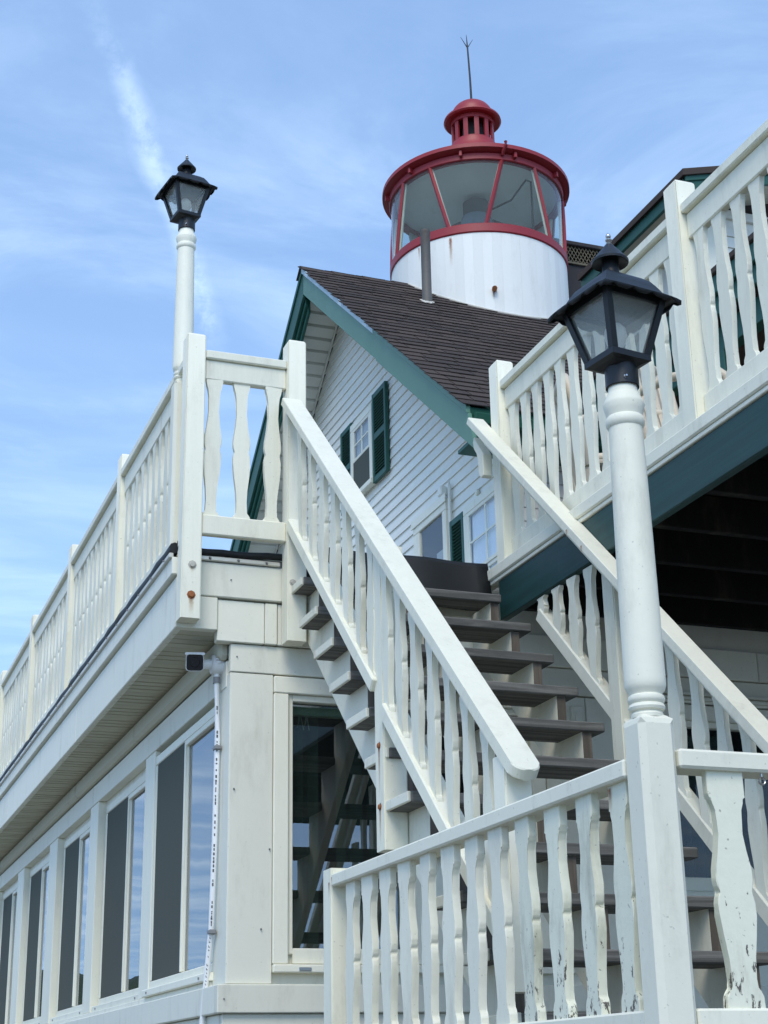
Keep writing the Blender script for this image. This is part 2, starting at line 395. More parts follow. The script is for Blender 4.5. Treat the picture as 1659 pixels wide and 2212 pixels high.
def stain(par, top, down, side, name='rust_stain'):
    top, down, side = Vector(top), Vector(down), Vector(side)
    me = D.meshes.new('stain'); P = [top - side + down, top + side + down, top + side, top - side]
    me.from_pydata([tuple(p) for p in P], [], [(0, 1, 2, 3)]); l = me.uv_layers.new()
    for i, q in enumerate(((0, 0), (1, 0), (1, 1), (0, 1))): l.data[i].uv = q
    me.materials.append(MATS['rust_stain']); return link(name, me, par, (0, 0, 0))
def tag_kind(o, k): o['kind'] = k; return o

# ================================================================== SETTING
def ground():
    bm = bmesh.new(); n = 40
    xs = [(-1 if i < 0 else 1) * (abs(i) / 20) ** 3 * 1500 for i in range(-20, 21)]
    g = [[bm.verts.new((x, y, -EYE + (0 if abs(x) < 30 and abs(y) < 30 else random.uniform(-.2, .1)))) for y in xs] for x in xs]
    for i in range(n):
        for j in range(n): bm.faces.new((g[i][j], g[i + 1][j], g[i + 1][j + 1], g[i][j + 1]))
    m = D.materials.new('bounce_ground'); m.use_nodes = True; t = NT(m.node_tree); b = t.n['Principled BSDF']  # unseen yard, made pale to bounce light up onto soffits and undersides
    p = t.new('ShaderNodeNewGeometry').outputs['Position']
    c = t.mix(t.ramp(t.noise(p, .6, 6, .6), .35, .65), (.17, .16, .13), (.24, .225, .19))
    c = t.mix(t.ramp(t.noise(p, 60, 3, .6), .4, .7), c, (.13, .12, .10))
    t.link(c, b.inputs['Base Color']); b.inputs['Roughness'].default_value = .95
    o = link('ground', finish(bm, 'ground', m)); tag_kind(o, 'structure')
ground()
def hills():                                     # wooded rise beyond the lawn, seen mirrored in the side windows
    bm = bmesh.new(); cols = []
    rr = random.Random(3)
    for i in range(90):
        a = R(-125 + i * 2.1); rad = 120
        hgt = 9 + 5 * math.sin(i * .23) + 3 * math.sin(i * .71 + 1) + rr.uniform(-1.4, 1.4)
        cols.append([bm.verts.new(((rad + q * 22) * math.sin(a), (rad + q * 22) * math.cos(a), -EYE - .3 + hgt * w)) for q, w in ((0, 0), (.25, .6), (.6, .92), (1, 1), (2.4, .0))])
    for a, b in zip(cols, cols[1:]):
        for k in range(4): bm.faces.new((a[k], b[k], b[k + 1], a[k + 1]))
    m = D.materials.new('wooded_hill'); m.use_nodes = True; t = NT(m.node_tree); b = t.n['Principled BSDF']
    p = t.new('ShaderNodeNewGeometry').outputs['Position']
    t.link(t.mix(t.noise(p, .5, 6, .7), (.02, .035, .015), (.07, .09, .04)), b.inputs['Base Color']); b.inputs['Roughness'].default_value = .95
    tag_kind(link('hill', finish(bm, 'hill', m, 60)), 'structure')
hills()

# ================================================================== SUNROOM (flat roof carries the upper deck)
SR = thing('sunroom', 'white panelled sunroom with sliding windows along its side and a roof deck on top', 'building', (3.2, 10.5, -EYE))
FX, FY = 1.455, 6.51                     # outer faces of the fascia
# front wall, plane y = 6.55
box('front_wall', SR, 'panel_cream', (1.76, 1.98), (6.575, 6.70), (-EYE, 1.85), 0)
box('front_wall', SR, 'panel_cream', (1.98, 8.0), (6.575, 6.70), (1.63, 2.16), 0)
box('front_wall', SR, 'panel_cream', (1.98, 8.0), (6.575, 6.70), (-EYE, .52), 0)
box('front_wall', SR, 'panel_cream', (3.20, 3.80), (6.575, 6.70), (.52, 1.63), 0)
box('front_wall', SR, 'panel_cream', (3.80, 8.0), (6.575, 6.70), (.52, .82), 0)
box('front_wall', SR, 'panel_cream', (5.3, 8.0), (6.575, 6.70), (.82, 1.63), 0)
for xa, xb, za, zb, yo in ((1.716, 1.908, .40, 1.71, 6.545), (1.712, 2.62, 1.713, 1.838, 6.541), (2.624, 3.9, 1.713, 1.838, 6.543), (3.904, 5.2, 1.713, 1.838, 6.541),
                           (1.645, 1.86, 1.842, 2.03, 6.525), (1.862, 1.918, 1.842, 2.03, 6.521), (1.922, 2.7, 1.842, 2.03, 6.527), (2.704, 3.6, 1.842, 1.99, 6.527), (3.604, 4.4, 1.842, 1.99, 6.524), (4.404, 5.2, 1.842, 1.99, 6.527)):
    box('wall_panel', SR, 'panel_cream' if za < 1.8 else 'panel_white', (xa, xb), (yo, 6.58), (za, zb), .003)
box('corner_fascia', SR, 'panel_white', (1.456, 1.642), (6.512, 6.56), (1.886, 2.034), .003)
box('corner_fascia', SR, 'panel_white', (1.458, 1.50), (6.509, 6.56), (2.036, 2.10), .003)
box('fascia_panel', SR, 'panel_white', (1.485, 2.0), (6.510, 6.56), (2.038, 2.196), .004)
box('fascia_panel', SR, 'panel_white', (2.004, 2.96), (6.512, 6.56), (2.038, 2.16), .004)
# belt and clapboards beneath the windows
box('belt_board', SR, 'panel_cream', (1.672, 8.0), (6.52, 6.58), (.285, .398), .004)
box('belt_board', SR, 'panel_white', (1.674, 1.76), (6.582, 15.2), (.285, .398), .004)
for k in range(9):
    z1 = .283 - k * .115
    box('clapboard', SR, 'panel_white', (1.70, 1.76), (6.60, 15.2), (z1 - .112, z1), .004)
    box('clapboard', SR, 'panel_cream', (1.70, 8.0), (6.545, 6.58), (z1 - .112, z1), .004)
# wall panels right of the second window with their joints
for xa, xb, za, zb in ((3.22, 3.44, .45, 1.705), (3.445, 3.62, 1.10, 1.705), (3.445, 3.62, .45, 1.095), (3.625, 3.76, .45, 1.705)):
    box('wall_panel', SR, 'panel_cream', (xa, xb), (6.548, 6.58), (za, zb), .003)
pd = box('access_door', SR, 'panel_cream', (3.36, 3.425), (6.530, 6.549), (1.30, 1.66), .006)
box('raised_panel', None, 'panel_cream', (3.375, 3.41), (6.523, 6.531), (1.33, 1.63), .005, subof=pd)
for x, z in ((1.74, 1.78), (2.2, 1.785), (1.735, 1.20), (1.895, .95), (1.86, .62), (1.70, .34), (2.4, .345), (1.95, 1.95), (1.60, 2.00), (1.70, 2.12)):
    bolt(SR, x, 6.5405 if z > .45 and z < 1.84 else (6.5195 if z < .45 else (6.5205 if z < 2.03 else 6.5095)), z, 'y', 'pvc_grey', .0026)
def front_window(xa, xb, za, zb, gm='front_glass'):
    w = box('window', SR, 'white_paint_clean', (xa - .07, xb + .07), (6.535, 6.56), (zb, zb + .075), .004)
    box('frame', None, 'white_paint_clean', (xa - .07, xa - .002), (6.537, 6.60), (za - .04, zb - .002), .004, subof=w)
    box('frame', None, 'white_paint_clean', (xb + .002, xb + .07), (6.537, 6.60), (za - .04, zb - .002), .004, subof=w)
    box('sill', None, 'white_paint_clean', (xa - .07, xb + .07), (6.525, 6.60), (za - .075, za - .042), .004, subof=w)
    box('sash', None, 'white_paint_clean', (xa, xa + .022), (6.556, 6.60), (za, zb), .003, subof=w)
    box('sash', None, 'white_paint_clean', (xb - .022, xb), (6.556, 6.60), (za, zb), .003, subof=w)
    box('sash', None, 'white_paint_clean', (xa + .022, xb - .022), (6.556, 6.60), (zb - .03, zb), .003, subof=w)
    box('sash', None, 'white_paint_clean', (xa + .022, xb - .022), (6.556, 6.60), (za - .038, za + .025), .003, subof=w)
    box('pane', None, gm, (xa + .02, xb - .02), (6.588, 6.594), (za + .02, zb - .02), 0, subof=w)
    return w
w1 = front_window(1.98, 2.52, .52, 1.63)
box('latch', None, 'steel', (2.02, 2.075), (6.520, 6.526), (.452, .466), .002, subof=w1)
front_window(2.68, 3.14, .52, 1.63, 'house_glass')
w3 = front_window(3.86, 5.25, .86, 1.63, 'house_glass')
box('mullion', None, 'white_paint_clean', (4.53, 4.58), (6.556, 6.60), (.885, 1.60), .003, subof=w3)
for xm in (2.595,): box('wall_panel', SR, 'panel_cream', (2.592, 2.608), (6.55, 6.58), (.44, 1.71), .003)
for z in (1.648, 1.668, 1.69): box('trim_strip', SR, 'panel_cream', (3.80, 5.9), (6.53 - (z - 1.648) * .4, 6.575), (z + .058, z + .072), .002) if z > 1.66 else None
# interior: back wall, floor and drapes behind the glass
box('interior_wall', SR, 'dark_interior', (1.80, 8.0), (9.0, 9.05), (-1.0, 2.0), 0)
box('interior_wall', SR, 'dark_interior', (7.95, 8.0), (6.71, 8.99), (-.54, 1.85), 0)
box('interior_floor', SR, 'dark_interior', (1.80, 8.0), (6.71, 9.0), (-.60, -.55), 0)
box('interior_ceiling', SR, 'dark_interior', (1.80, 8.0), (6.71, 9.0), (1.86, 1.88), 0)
def drape(x0, x1, y, z0, z1, m, amp=.02, wl=.07, ax='x'):
    bm = bmesh.new(); n = int((x1 - x0) / .012); a = []; b = []
    for i in range(n + 1):
        q = x0 + (x1 - x0) * i / n; o = y + amp * math.sin(q / wl * 6.28) + amp * .5 * math.sin(q / wl * 2.9 + 1)
        pt = (q, o) if ax == 'x' else (o, q)
        a.append(bm.verts.new((*pt, z0))); b.append(bm.verts.new((*pt, z1)))
    for i in range(n): bm.faces.new((a[i], a[i + 1], b[i + 1], b[i]))
    return finish(bm, 'drape', m, 60)
link('drape', drape(2.02, 2.16, 6.70, .50, 1.6, 'drape_green'), SR, (0, 0, 0))
link('drape', drape(2.26, 2.50, 6.72, .50, 1.6, 'drape_green'), SR, (0, 0, 0))
link('drape', drape(3.9, 4.3, 6.72, .80, 1.6, 'drape_green'), SR, (0, 0, 0))
box('blind_rail', SR, 'panel_cream', (2.0, 2.5), (6.62, 6.66), (1.555, 1.60), .004)
tube('blind_cord', SR, 'caulk', [(2.055, 6.63, 1.56), (2.045, 6.63, 1.50), (2.06, 6.63, 1.555), (2.075, 6.63, 1.49)], .0028, 6)
tube('blind_cord', SR, 'caulk', [(2.085, 6.63, 1.555), (2.078, 6.63, 1.505), (2.09, 6.63, 1.55), (2.10, 6.63, 1.49)], .0028, 6)
box('window_ledge', SR, 'panel_cream', (1.98, 3.2), (6.605, 6.72), (.47, .515), .004)
# left wall, plane x = 1.71
box('side_wall', SR, 'panel_white', (1.78, 1.86), (6.70, 15.2), (-EYE, .44), 0)
box('side_wall', SR, 'panel_white', (1.76, 1.86), (6.58, 15.2), (1.62, 1.88), 0)
box('side_wall', SR, 'dark_interior', (1.88, 1.90), (6.72, 15.2), (.3, 1.9), 0)  # dark sheet added close behind the panes for the unlit room
box('corner_board', SR, 'panel_white', (1.712, 1.758), (6.546, 6.765), (.40, 1.71), .003)
yy = 6.60
for L_ in (1.62, 1.60, 1.58, 1.6, 2.15):
    box('header_board', SR, 'panel_white', (1.708, 1.765), (yy, yy + L_ - .004), (1.655, 1.775), .003)
    yy += L_
for k, (ya, yb) in enumerate(((6.60, 8.45), (8.454, 10.3), (10.304, 12.2), (12.204, 15.2))):
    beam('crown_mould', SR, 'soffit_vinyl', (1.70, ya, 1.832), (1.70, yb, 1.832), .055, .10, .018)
WB = [(6.775, 8.04), (8.30, 9.62), (9.93, 11.16), (11.55, 12.78), (13.17, 14.4)]
for i, (ya, yb) in enumerate(WB):
    xo = 1.715 if i == 0 else 1.755
    w = box('sliding_window', SR, 'white_paint_clean', (xo, xo + .024), (ya, yb), (1.575, 1.622), .004)
    box('frame', None, 'white_paint_clean', (xo, xo + .024), (ya, yb), (.462, .50), .004, subof=w)
    box('frame', None, 'white_paint_clean', (xo, xo + .024), (ya, ya + .03), (.502, 1.573), .004, subof=w)
    box('frame', None, 'white_paint_clean', (xo, xo + .024), (yb - .03, yb), (.502, 1.573), .004, subof=w)
    ym = ya + .48 * (yb - ya)
    box('meeting_rail', None, 'white_paint_clean', (xo - .002, xo + .018), (ym - .011, ym + .011), (.502, 1.573), .003, subof=w)
    box('meeting_rail', None, 'white_paint_clean', (xo + .008, xo + .02), (ym - .024, ym - .013), (.502, 1.573), .003, subof=w)
    box('pane', None, 'side_glass', (xo + .016, xo + .021), (ya + .032, ym - .025), (.502, 1.573), 0, subof=w)
    box('pane', None, 'side_glass', (xo + .012, xo + .016), (ym + .016, yb - .032), (.502, 1.573), 0, subof=w)
    box('track', None, 'white_paint_clean', (xo - .004, xo + .02), (ya + .032, ym - .016), (1.545, 1.572), .003, subof=w)
    box('insect_screen', None, 'screen_mesh', (xo + .005, xo + .008), (ym + .016, yb - .032), (.502, 1.573), 0, subof=w)
    box('sill', None, 'white_paint_clean', (xo - .035, xo + .02), (ya - .02, yb + .02), (.425, .46), .004, subof=w)
    for q in (ya + .10, yb - .10): box('weep_cover', None, 'pvc_grey', (xo - .0385, xo - .034), (q - .008, q + .008), (.437, .447), 0, subof=w)
box('sill_board', SR, 'panel_white', (1.700, 1.76), (6.77, 15.2), (.40, .424), .003)
for ya, yb in ((8.045, 8.275), (9.645, 9.905), (11.185, 11.525), (12.805, 13.145), (14.43, 15.2)):
    box('window_post', SR, 'white_paint_clean', (1.71, 1.80), (ya, yb), (.426, 1.654), .004)
# soffit panels under the overhang, fascia boards of the left eave
n = 0; y = 6.562
while y < 15.2:
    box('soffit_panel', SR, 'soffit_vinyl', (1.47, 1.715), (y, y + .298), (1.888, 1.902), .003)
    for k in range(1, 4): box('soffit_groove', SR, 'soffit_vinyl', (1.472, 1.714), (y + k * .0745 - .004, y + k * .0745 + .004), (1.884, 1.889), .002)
    y += .30
for ya, yb in ((6.512, 9.05), (9.054, 12.0), (12.004, 15.2)):
    box('fascia_board', SR, 'panel_white', (FX, 1.49), (ya, yb), (1.885, 2.118), .004)
    box('fascia_board', SR, 'panel_white', (FX - .022, 1.49), (ya + .3 if ya > 7 else ya, yb + .3 if yb < 15 else yb), (2.125, 2.205), .004)
# roof slab, membrane edge and termination bar
box('roof_slab', SR, 'deck_bounce_grey', (1.47, 2.955), (6.53, 15.2), (2.06, 2.235), 0)
box('roof_slab', SR, 'deck_bounce_grey', (2.955, 5.9), (6.60, 9.0), (2.165, 2.262), 0)
def membrane_edge(p, q, nseg, r):
    pts = [Vector(p).lerp(Vector(q), i / nseg) + Vector((random.uniform(-1, 1) * .003, random.uniform(-1, 1) * .003, random.uniform(-1, 1) * .005)) for i in range(nseg + 1)]
    return pts
tube('membrane_edge', SR, 'rubber_black', membrane_edge((1.446, 6.53, 2.250), (1.446, 15.2, 2.250), 60, .02), .026, 8)
tube('membrane_edge', SR, 'rubber_black', membrane_edge((1.452, 6.505, 2.238), (2.0, 6.505, 2.246), 8, .02), .017, 8)
box('termination_bar', SR, 'strip_metal', (1.546, 1.925), (6.497, 6.511), (2.198, 2.220), .004)
box('termination_bar', SR, 'strip_metal', (1.420, 1.442), (6.52, 15.2), (2.202, 2.226), .004)
for x in (1.60, 1.73, 1.86): bolt(SR, x, 6.497, 2.209, 'y', 'pvc_grey', .0045)
for i in range(24): bolt(SR, 1.420, 6.62 + i * .27, 2.216, 'x', 'pvc_grey', .0045)
# black membrane turned up behind the top tread
bm = bmesh.new()
cols = []
for i in range(15):
    x = 2.02 + i * .066; cols.append([bm.verts.new((x, 6.505 - .012 * math.sin(i * .9) - .05 * s, z)) for s, z in ((0, 2.305), (.12, 2.285), (.35, 2.22), (.8, 2.13), (1.0, 2.06))])
for a, b in zip(cols, cols[1:]):
    for k in range(4): bm.faces.new((a[k], b[k], b[k + 1], a[k + 1]))
o = link('membrane_upstand', finish(bm, 'membrane', 'rubber_black', 60), SR, (0, 0, 0))
sm = o.modifiers.new('thick', 'SOLIDIFY'); sm.thickness = .012
tube('membrane_boot', SR, 'rubber_black', [(1.50, 6.53, 2.23), (1.485, 6.535, 2.29), (1.48, 6.54, 2.31)], [.04, .03, .012], 8)

# ================================================================== RAILINGS OF THE ROOF DECK
RW = 'white_paint'
RF = thing('deck_railing', 'short white railing of three balusters above the front fascia, bolted posts at both ends', 'railing', (1.7, 6.46, 1.9), 'white sawn-baluster railings')
post(RF, RW, 1.4985, 6.465, (1.905, 3.272)); post(RF, RW, 1.975, 6.452, (1.835, 3.302))
bolt(RF, 1.502, 6.419, 2.145, 'y', 'caulk', .013); bolt(RF, 1.500, 6.419, 2.008, 'y', 'rust_bolt', .013)
bolt(RF, 1.955, 6.407, 2.10, 'y', 'caulk', .011)
stain(RF, (1.500, 6.4185, 2.022), (0, 0, -.11), (.016, 0, 0)); stain(RF, (1.500, 6.4185, 2.155), (0, 0, -.05), (.012, 0, 0))
box('top_rail', RF, RW, (1.545, 1.93), (6.42, 6.51), (3.146, 3.188), .005)
box('rail_board', RF, RW, (1.545, 1.93), (6.435, 6.475), (3.046, 3.145), .005)
box('bottom_rail', RF, RW, (1.545, 1.93), (6.43, 6.47), (2.296, 2.388), .005)
for x in (1.588, 1.723, 1.868): baluster(RF, RW, x, 6.452, 2.36, 3.06, .080, .023, 'y')
RL = thing('deck_railing', 'long white railing running back along the roof edge above the sliding windows', 'railing', (1.5, 10, 2.24), 'white sawn-baluster railings')
py = [6.62, 8.05, 9.66, 11.33, 13.05, 14.75]
for y in py[1:]: post(RL, RW, 1.505, y, (2.20, 3.285))
for a, b in zip(py, py[1:]):
    a2 = a + .046 if a > 7 else 6.512; b2 = b - .046
    box('top_rail', RL, RW, (1.462, 1.552), (a2, b2), (3.140, 3.182), .005)
    box('rail_board', RL, RW, (1.485, 1.522), (a2, b2), (3.035, 3.139), .005)
    box('bottom_rail', RL, RW, (1.485, 1.522), (a2, b2), (2.296, 2.386), .005)
    nb = max(1, round((b2 - a2 - .03) / .138)); st = (b2 - a2) / nb
    for k in range(nb): baluster(RL, RW, 1.503, a2 + st * (k + .5), 2.36, 3.06, .080, .022, 'x')

# ================================================================== STAIRS
ST = thing('staircase', 'steep open stair with weathered grey treads on white notched stringers', 'staircase', (2.45, 5.2, -.3))
RISE, RUN, Y1, Z1, XL, XR = .19, .204, 6.262, 2.085, 1.948, 2.944
NT_ = 13
TT = .038
for i in range(NT_):
    yf, zt = Y1 - RUN * i, Z1 - RISE * i
    xr = 2.90 if i == 0 else XR
    yb = yf + (.15 if i == 0 else .238)
    o = box('tread', ST, 'weathered_tread', (XL + .012, xr), (yf, yb), (zt - TT, zt), .004)
    o.rotation_euler = (random.uniform(-.006, .006), random.uniform(-.004, .004), random.uniform(-.006, .006))
    box('painted_end', None, 'white_paint_worn', (XL, XL + .014), (yf + .003, yb - .003), (zt - TT + .001, zt - .001), .003, subof=o)
def stringer_me(m):
    pts = []
    for i in range(NT_):                       # saw-tooth from the top down: under each tread, then the plumb cut
        yf, zt = Y1 - RUN * i + .022, Z1 - RISE * i - TT
        if i == 0: pts.append((6.50, zt))
        pts.append((yf, zt)); pts.append((yf, zt - RISE))
    pts[-1] = (pts[-1][0], -.40)
    s = RISE / RUN
    pts += [(pts[-1][0] + .16, -.40), (6.50, 2.0 - .30)]
    # lower edge parallel to the nosings
    yb = Y1 - RUN * (NT_ - 1) + .022
    pts[-2] = (yb + .20, -.40); pts[-1] = (6.50, -.40 + (6.50 - yb - .20) * s)
    return pts
for x in (2.055, 2.46, 2.872):
    o = link('stringer', prism_me(stringer_me(None), .040, 'x', 'white_paint_worn'), ST, (x, 0, 0))
    for i in range(NT_ - 1):                   # bare plumb cuts of the saw-tooth
        yf, zt = Y1 - RUN * i + .022, Z1 - RISE * i - TT
        box('plumb_cut', None, 'raw_wood', (x - .019, x + .019), (yf - .004, yf + .002), (zt - RISE + TT + .003, zt - .002), 0, subof=o)

def stair_rail_line(y): return 1.508 + .921 * (y - 4.8)
SLB = 2.365 - .925 * 6.348
RS = thing('stair_railing', 'white handrail and balusters on the open left side of the stair beside the sunroom window', 'railing', (2.0, 5.2, .3), 'white sawn-baluster railings')
def cap(par, x0, x1, ya, yb, zf, th, m=RW, rounded=True, name='handrail'):
    """flat sloping cap whose low end is rounded in plan"""
    w = x1 - x0; xc = (x0 + x1) / 2; pa = Vector((xc, ya, zf(ya) - th / 2)); pb = Vector((xc, yb, zf(yb) - th / 2))
    L = (pb - pa).length; ol = [(-L / 2, -w / 2), (-L / 2, w / 2)]
    r = w * .42
    for k in range(7):
        a = R(90 - 15 * k); ol.append((L / 2 - r + r * math.cos(a), w / 2 - r + r * math.sin(a)))
    for k in range(7):
        a = R(-15 * k); ol.append((L / 2 - r + r * math.cos(a), -w / 2 + r + r * math.sin(a)))
    me = prism_me(ol, th, 'z', m, .004)
    d, s, u = frame_of(pa, pb)
    rm = Matrix((d, u.cross(d), u)).transposed()
    o = link(name, me, par, (pa + pb) / 2); o.rotation_euler = rm.to_euler(); return o
cap(RS, 1.900, 1.992, 6.41, 4.078, stair_rail_line, .038)
beam('rail_board', RS, RW, (1.955, 6.405, stair_rail_line(6.405) - .07), (1.955, 4.24, stair_rail_line(4.24) - .07), .030, .035, .004)
for ya, yb in ((6.405, 5.33), (5.235, 4.23)):
    dz = 0 if ya > 6 else -.02
    beam('bottom_rail', RS, RW, (1.968, ya, SLB + .925 * ya - .045 + dz), (1.968, yb, SLB + .925 * yb - .045 + dz), .085, .055, .005)
post(RS, RW, 1.988, 5.300, (.775, stair_rail_line(5.283) - .05), .090, .001)
post(RS, 'white_paint_clean', 1.951, 4.195, (.235, stair_rail_line(4.195) - .050), .086, .001, name='newel_post')
for z in (1.15, .93): bolt(RS, 1.9430, 5.300, z, 'x', 'rust_bolt', .010)
for z, L_ in ((1.165, .22), (.945, .17)): stain(RS, (1.9420, 5.300, z), (0, 0, -L_), (0, .013, 0))
def on_cap(zf, x, y, L_, sgn=-1):       # streak lying on a sloping cap
    return (x, y, zf(y) + .0045), (0, sgn * L_, zf(y + sgn * L_) - zf(y)), (.008, 0, 0)
stain(RS, *on_cap(stair_rail_line, 1.93, 6.37, .04)); stain(RS, *on_cap(stair_rail_line, 1.95, 4.6, .05))
def stair_balusters(par, x, ys, ztop, zbot, m=RW, th=.022):
    for y in ys:
        zb = zbot(y) - .06; zt = min(ztop(y) - .07, 9)
        baluster(par, m, x, y, zb, zt, .080, th, 'x')
stair_balusters(RS, 1.950, [6.249 - .1505 * k for k in range(6)] + [5.362], stair_rail_line, lambda y: SLB + .925 * y)
stair_balusters(RS, 1.950, [5.21] + [5.075 - .1445 * k for k in range(6)], stair_rail_line, lambda y: SLB + .925 * y - .02)

# ================================================================== RAISED DECK ON THE RIGHT
DK = thing('raised_deck', 'raised wooden deck with a teal edge beam and black joists underneath', 'deck', (5, 5, -EYE))
box('edge_beam', DK, 'teal_beam', (2.952, 2.99), (1.6, 6.40), (2.004, 2.192), .004)
o = box('edge_board', DK, 'white_paint_worn', (2.935, 3.06), (1.6, 6.56), (2.214, 2.272), .006)
box('edge_board', DK, 'white_paint_worn', (2.944, 2.992), (1.6, 6.56), (2.194, 2.213), .003)
for i in range(15):
    y = 6.30 - i * .40
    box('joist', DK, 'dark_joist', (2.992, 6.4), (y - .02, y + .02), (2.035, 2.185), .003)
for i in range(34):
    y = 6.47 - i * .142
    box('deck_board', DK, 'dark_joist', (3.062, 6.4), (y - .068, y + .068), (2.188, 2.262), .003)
for x, y in ((3.1, 1.9), (5.9, 1.9), (6.2, 6.2)): box('deck_post', DK, 'dark_joist', (x, x + .12), (y, y + .12), (-EYE, 2.03), .004)
RR = thing('deck_railing', 'white railing along the edge of the raised deck above its teal beam', 'railing', (3.0, 4.5, 2.27), 'white sawn-baluster railings')
pyr = [6.355, 4.645, 2.92]
for y in pyr: post(RR, RW, 2.995, y, (2.273, 3.302), .092)
for a, b in ((6.308, 4.692), (4.598, 2.967)):
    box('top_rail', RR, RW, (2.962, 3.052), (b, a), (3.140, 3.182), .005)
    box('rail_board', RR, RW, (2.985, 3.022), (b, a), (3.032, 3.139), .005)
    box('bottom_rail', RR, RW, (2.985, 3.022), (b, a), (2.296, 2.378), .005)
    nb = 13; st = (a - b) / nb
    for k in range(nb): baluster(RR, RW, 3.003, a - st * (k + .5), 2.355, 3.06, .079, .022, 'x')
# right stair handrail
RZ = lambda y: 1.914 + .912 * (y - 5.248)
RB = lambda y: 1.985 - .93 * (6.03 - y)
RT = thing('stair_railing', 'white handrail crossing the teal beam on the deck side of the stair', 'railing', (2.95, 5.0, .3), 'white sawn-baluster railings')
cap(RT, 2.868, 2.952, 6.50, 3.9, RZ, .037)
for x, y, L_ in ((2.90, 4.86, .16), (2.93, 4.62, .14), (2.89, 5.62, .05), (2.90, 5.40, .06), (2.915, 4.98, .05)): stain(RT, *on_cap(RZ, x, y, L_))
for y in (5.52, 5.40): stain(RT, (2.8640, y, RZ(y) - .014), (0, 0, -.045), (0, .010, 0))
beam('rail_board', RT, RW, (2.925, 6.40, RZ(6.40) - .07), (2.925, 4.05, RZ(4.05) - .07), .030, .035, .004)
# curved bracket on the corner post
br = [(6.50, 2.955), (6.515, 2.93), (6.505, 2.89), (6.47, 2.86), (6.455, 2.82), (6.462, 2.77), (6.455, 2.735), (6.43, 2.715), (6.405, 2.72), (6.405, 2.83)]
link('bracket', prism_me(br, .05, 'x', RW, .004), RT, (2.925, 0, 0))
beam('bottom_rail', RT, RW, (2.985, 6.02, RB(6.02) - .045), (2.985, 4.0, RB(4.0) - .045), .06, .06, .005)
post(RT, RW, 2.992, 5.357, (.95, RZ(5.357) - .06), .090, .001)
post(RT, RW, 2.992, 4.02, (-.30, RZ(4.02) - .06), .090, .001, name='newel_post')
for k in range(14):
    y = 5.99 - .149 * k
    if abs(y - 5.357) < .075: continue
    zt = min(RZ(y) - .08, 2.000); baluster(RT, RW, 2.972, y, RB(y) - .05, zt, .080, .022, 'x')

# ================================================================== LANDING AND ITS RAILING
LD = thing('landing', 'low wooden landing at the foot of the stair', 'deck', (2.8, 4, -EYE))
for k in range(17): box('landing_board', LD, 'weathered_tread', (1.70, 4.4), (3.03 + k * .142, 3.166 + k * .142), (-.36, -.322), .004)
box('rim_joist', LD, 'white_paint_worn', (1.70, 1.74), (3.03, 5.44), (-.56, -.364), .004)
box('rim_joist', LD, 'white_paint_worn', (1.742, 4.4), (3.03, 3.07), (-.56, -.364), .004)
for x, y in ((1.75, 3.08), (4.25, 3.08), (1.75, 5.3), (4.25, 5.3)): box('support_post', LD, 'raw_wood', (x, x + .1), (y, y + .1), (-EYE, -.362), .004)
PW = 'white_paint_peeling'
RN = thing('landing_railing', 'low white railing with flaking paint running from the lamp post toward the sunroom', 'railing', (1.78, 4.1, -.32), 'white sawn-baluster railings')
post(RN, 'white_paint', 1.782, 5.285, (-.32, .706), .09, .002, name='newel_post')
stain(RN, (1.7540, 3.245, .637), (0, 0, -.07), (0, .015, 0)); stain(RN, (1.7365, 5.262, .66), (0, 0, -.06), (0, .01, 0)); stain(RN, (1.7340, 5.225, .672), (0, 0, -.03), (0, .006, 0))
ol = box('top_rail', RN, 'white_paint_worn', (1.735, 1.825), (3.137, 5.238), (.640, .682), .005)
box('bottom_rail', RN, 'white_paint_worn', (1.745, 1.815), (3.137, 5.238), (.075, .14), .005)
for k in range(12):
    y = 5.098 - k * .1715
    baluster(RN, PW if k > 7 else 'white_paint_worn', 1.765, y, .12, .645, .089, .024, 'x', BAL_LONG)
RN2 = thing('landing_railing', 'low white front railing with broad baluster and screw eye, right of the lamp post base', 'railing', (2.6, 3.08, -.32), 'white sawn-baluster railings')
box('top_rail', RN2, 'white_paint_worn', (1.828, 3.6), (3.045, 3.135), (.650, .694), .006)
box('bottom_rail', RN2, 'white_paint_worn', (1.828, 3.6), (3.055, 3.125), (.075, .14), .005)
for k in range(8): baluster(RN2, PW, 1.953 + k * .205, 3.075, .12, .655, .094, .024, 'y', BAL_LONG)
post(RN2, 'white_paint', 3.645, 3.09, (-.32, .72), .09, .02)
tor = []
o = link('screw_eye', tube_me([(2.045 + .008 * math.cos(a), 3.06, .632 + .008 * math.sin(a)) for a in [i * 2 * math.pi / 12 for i in range(13)]], .0025, 'steel', 6), RN2, (0, 0, 0))
box('eye_shank', None, 'steel', (2.0435, 2.0465), (3.0585, 3.0615), (.640, .651), 0, subof=o)

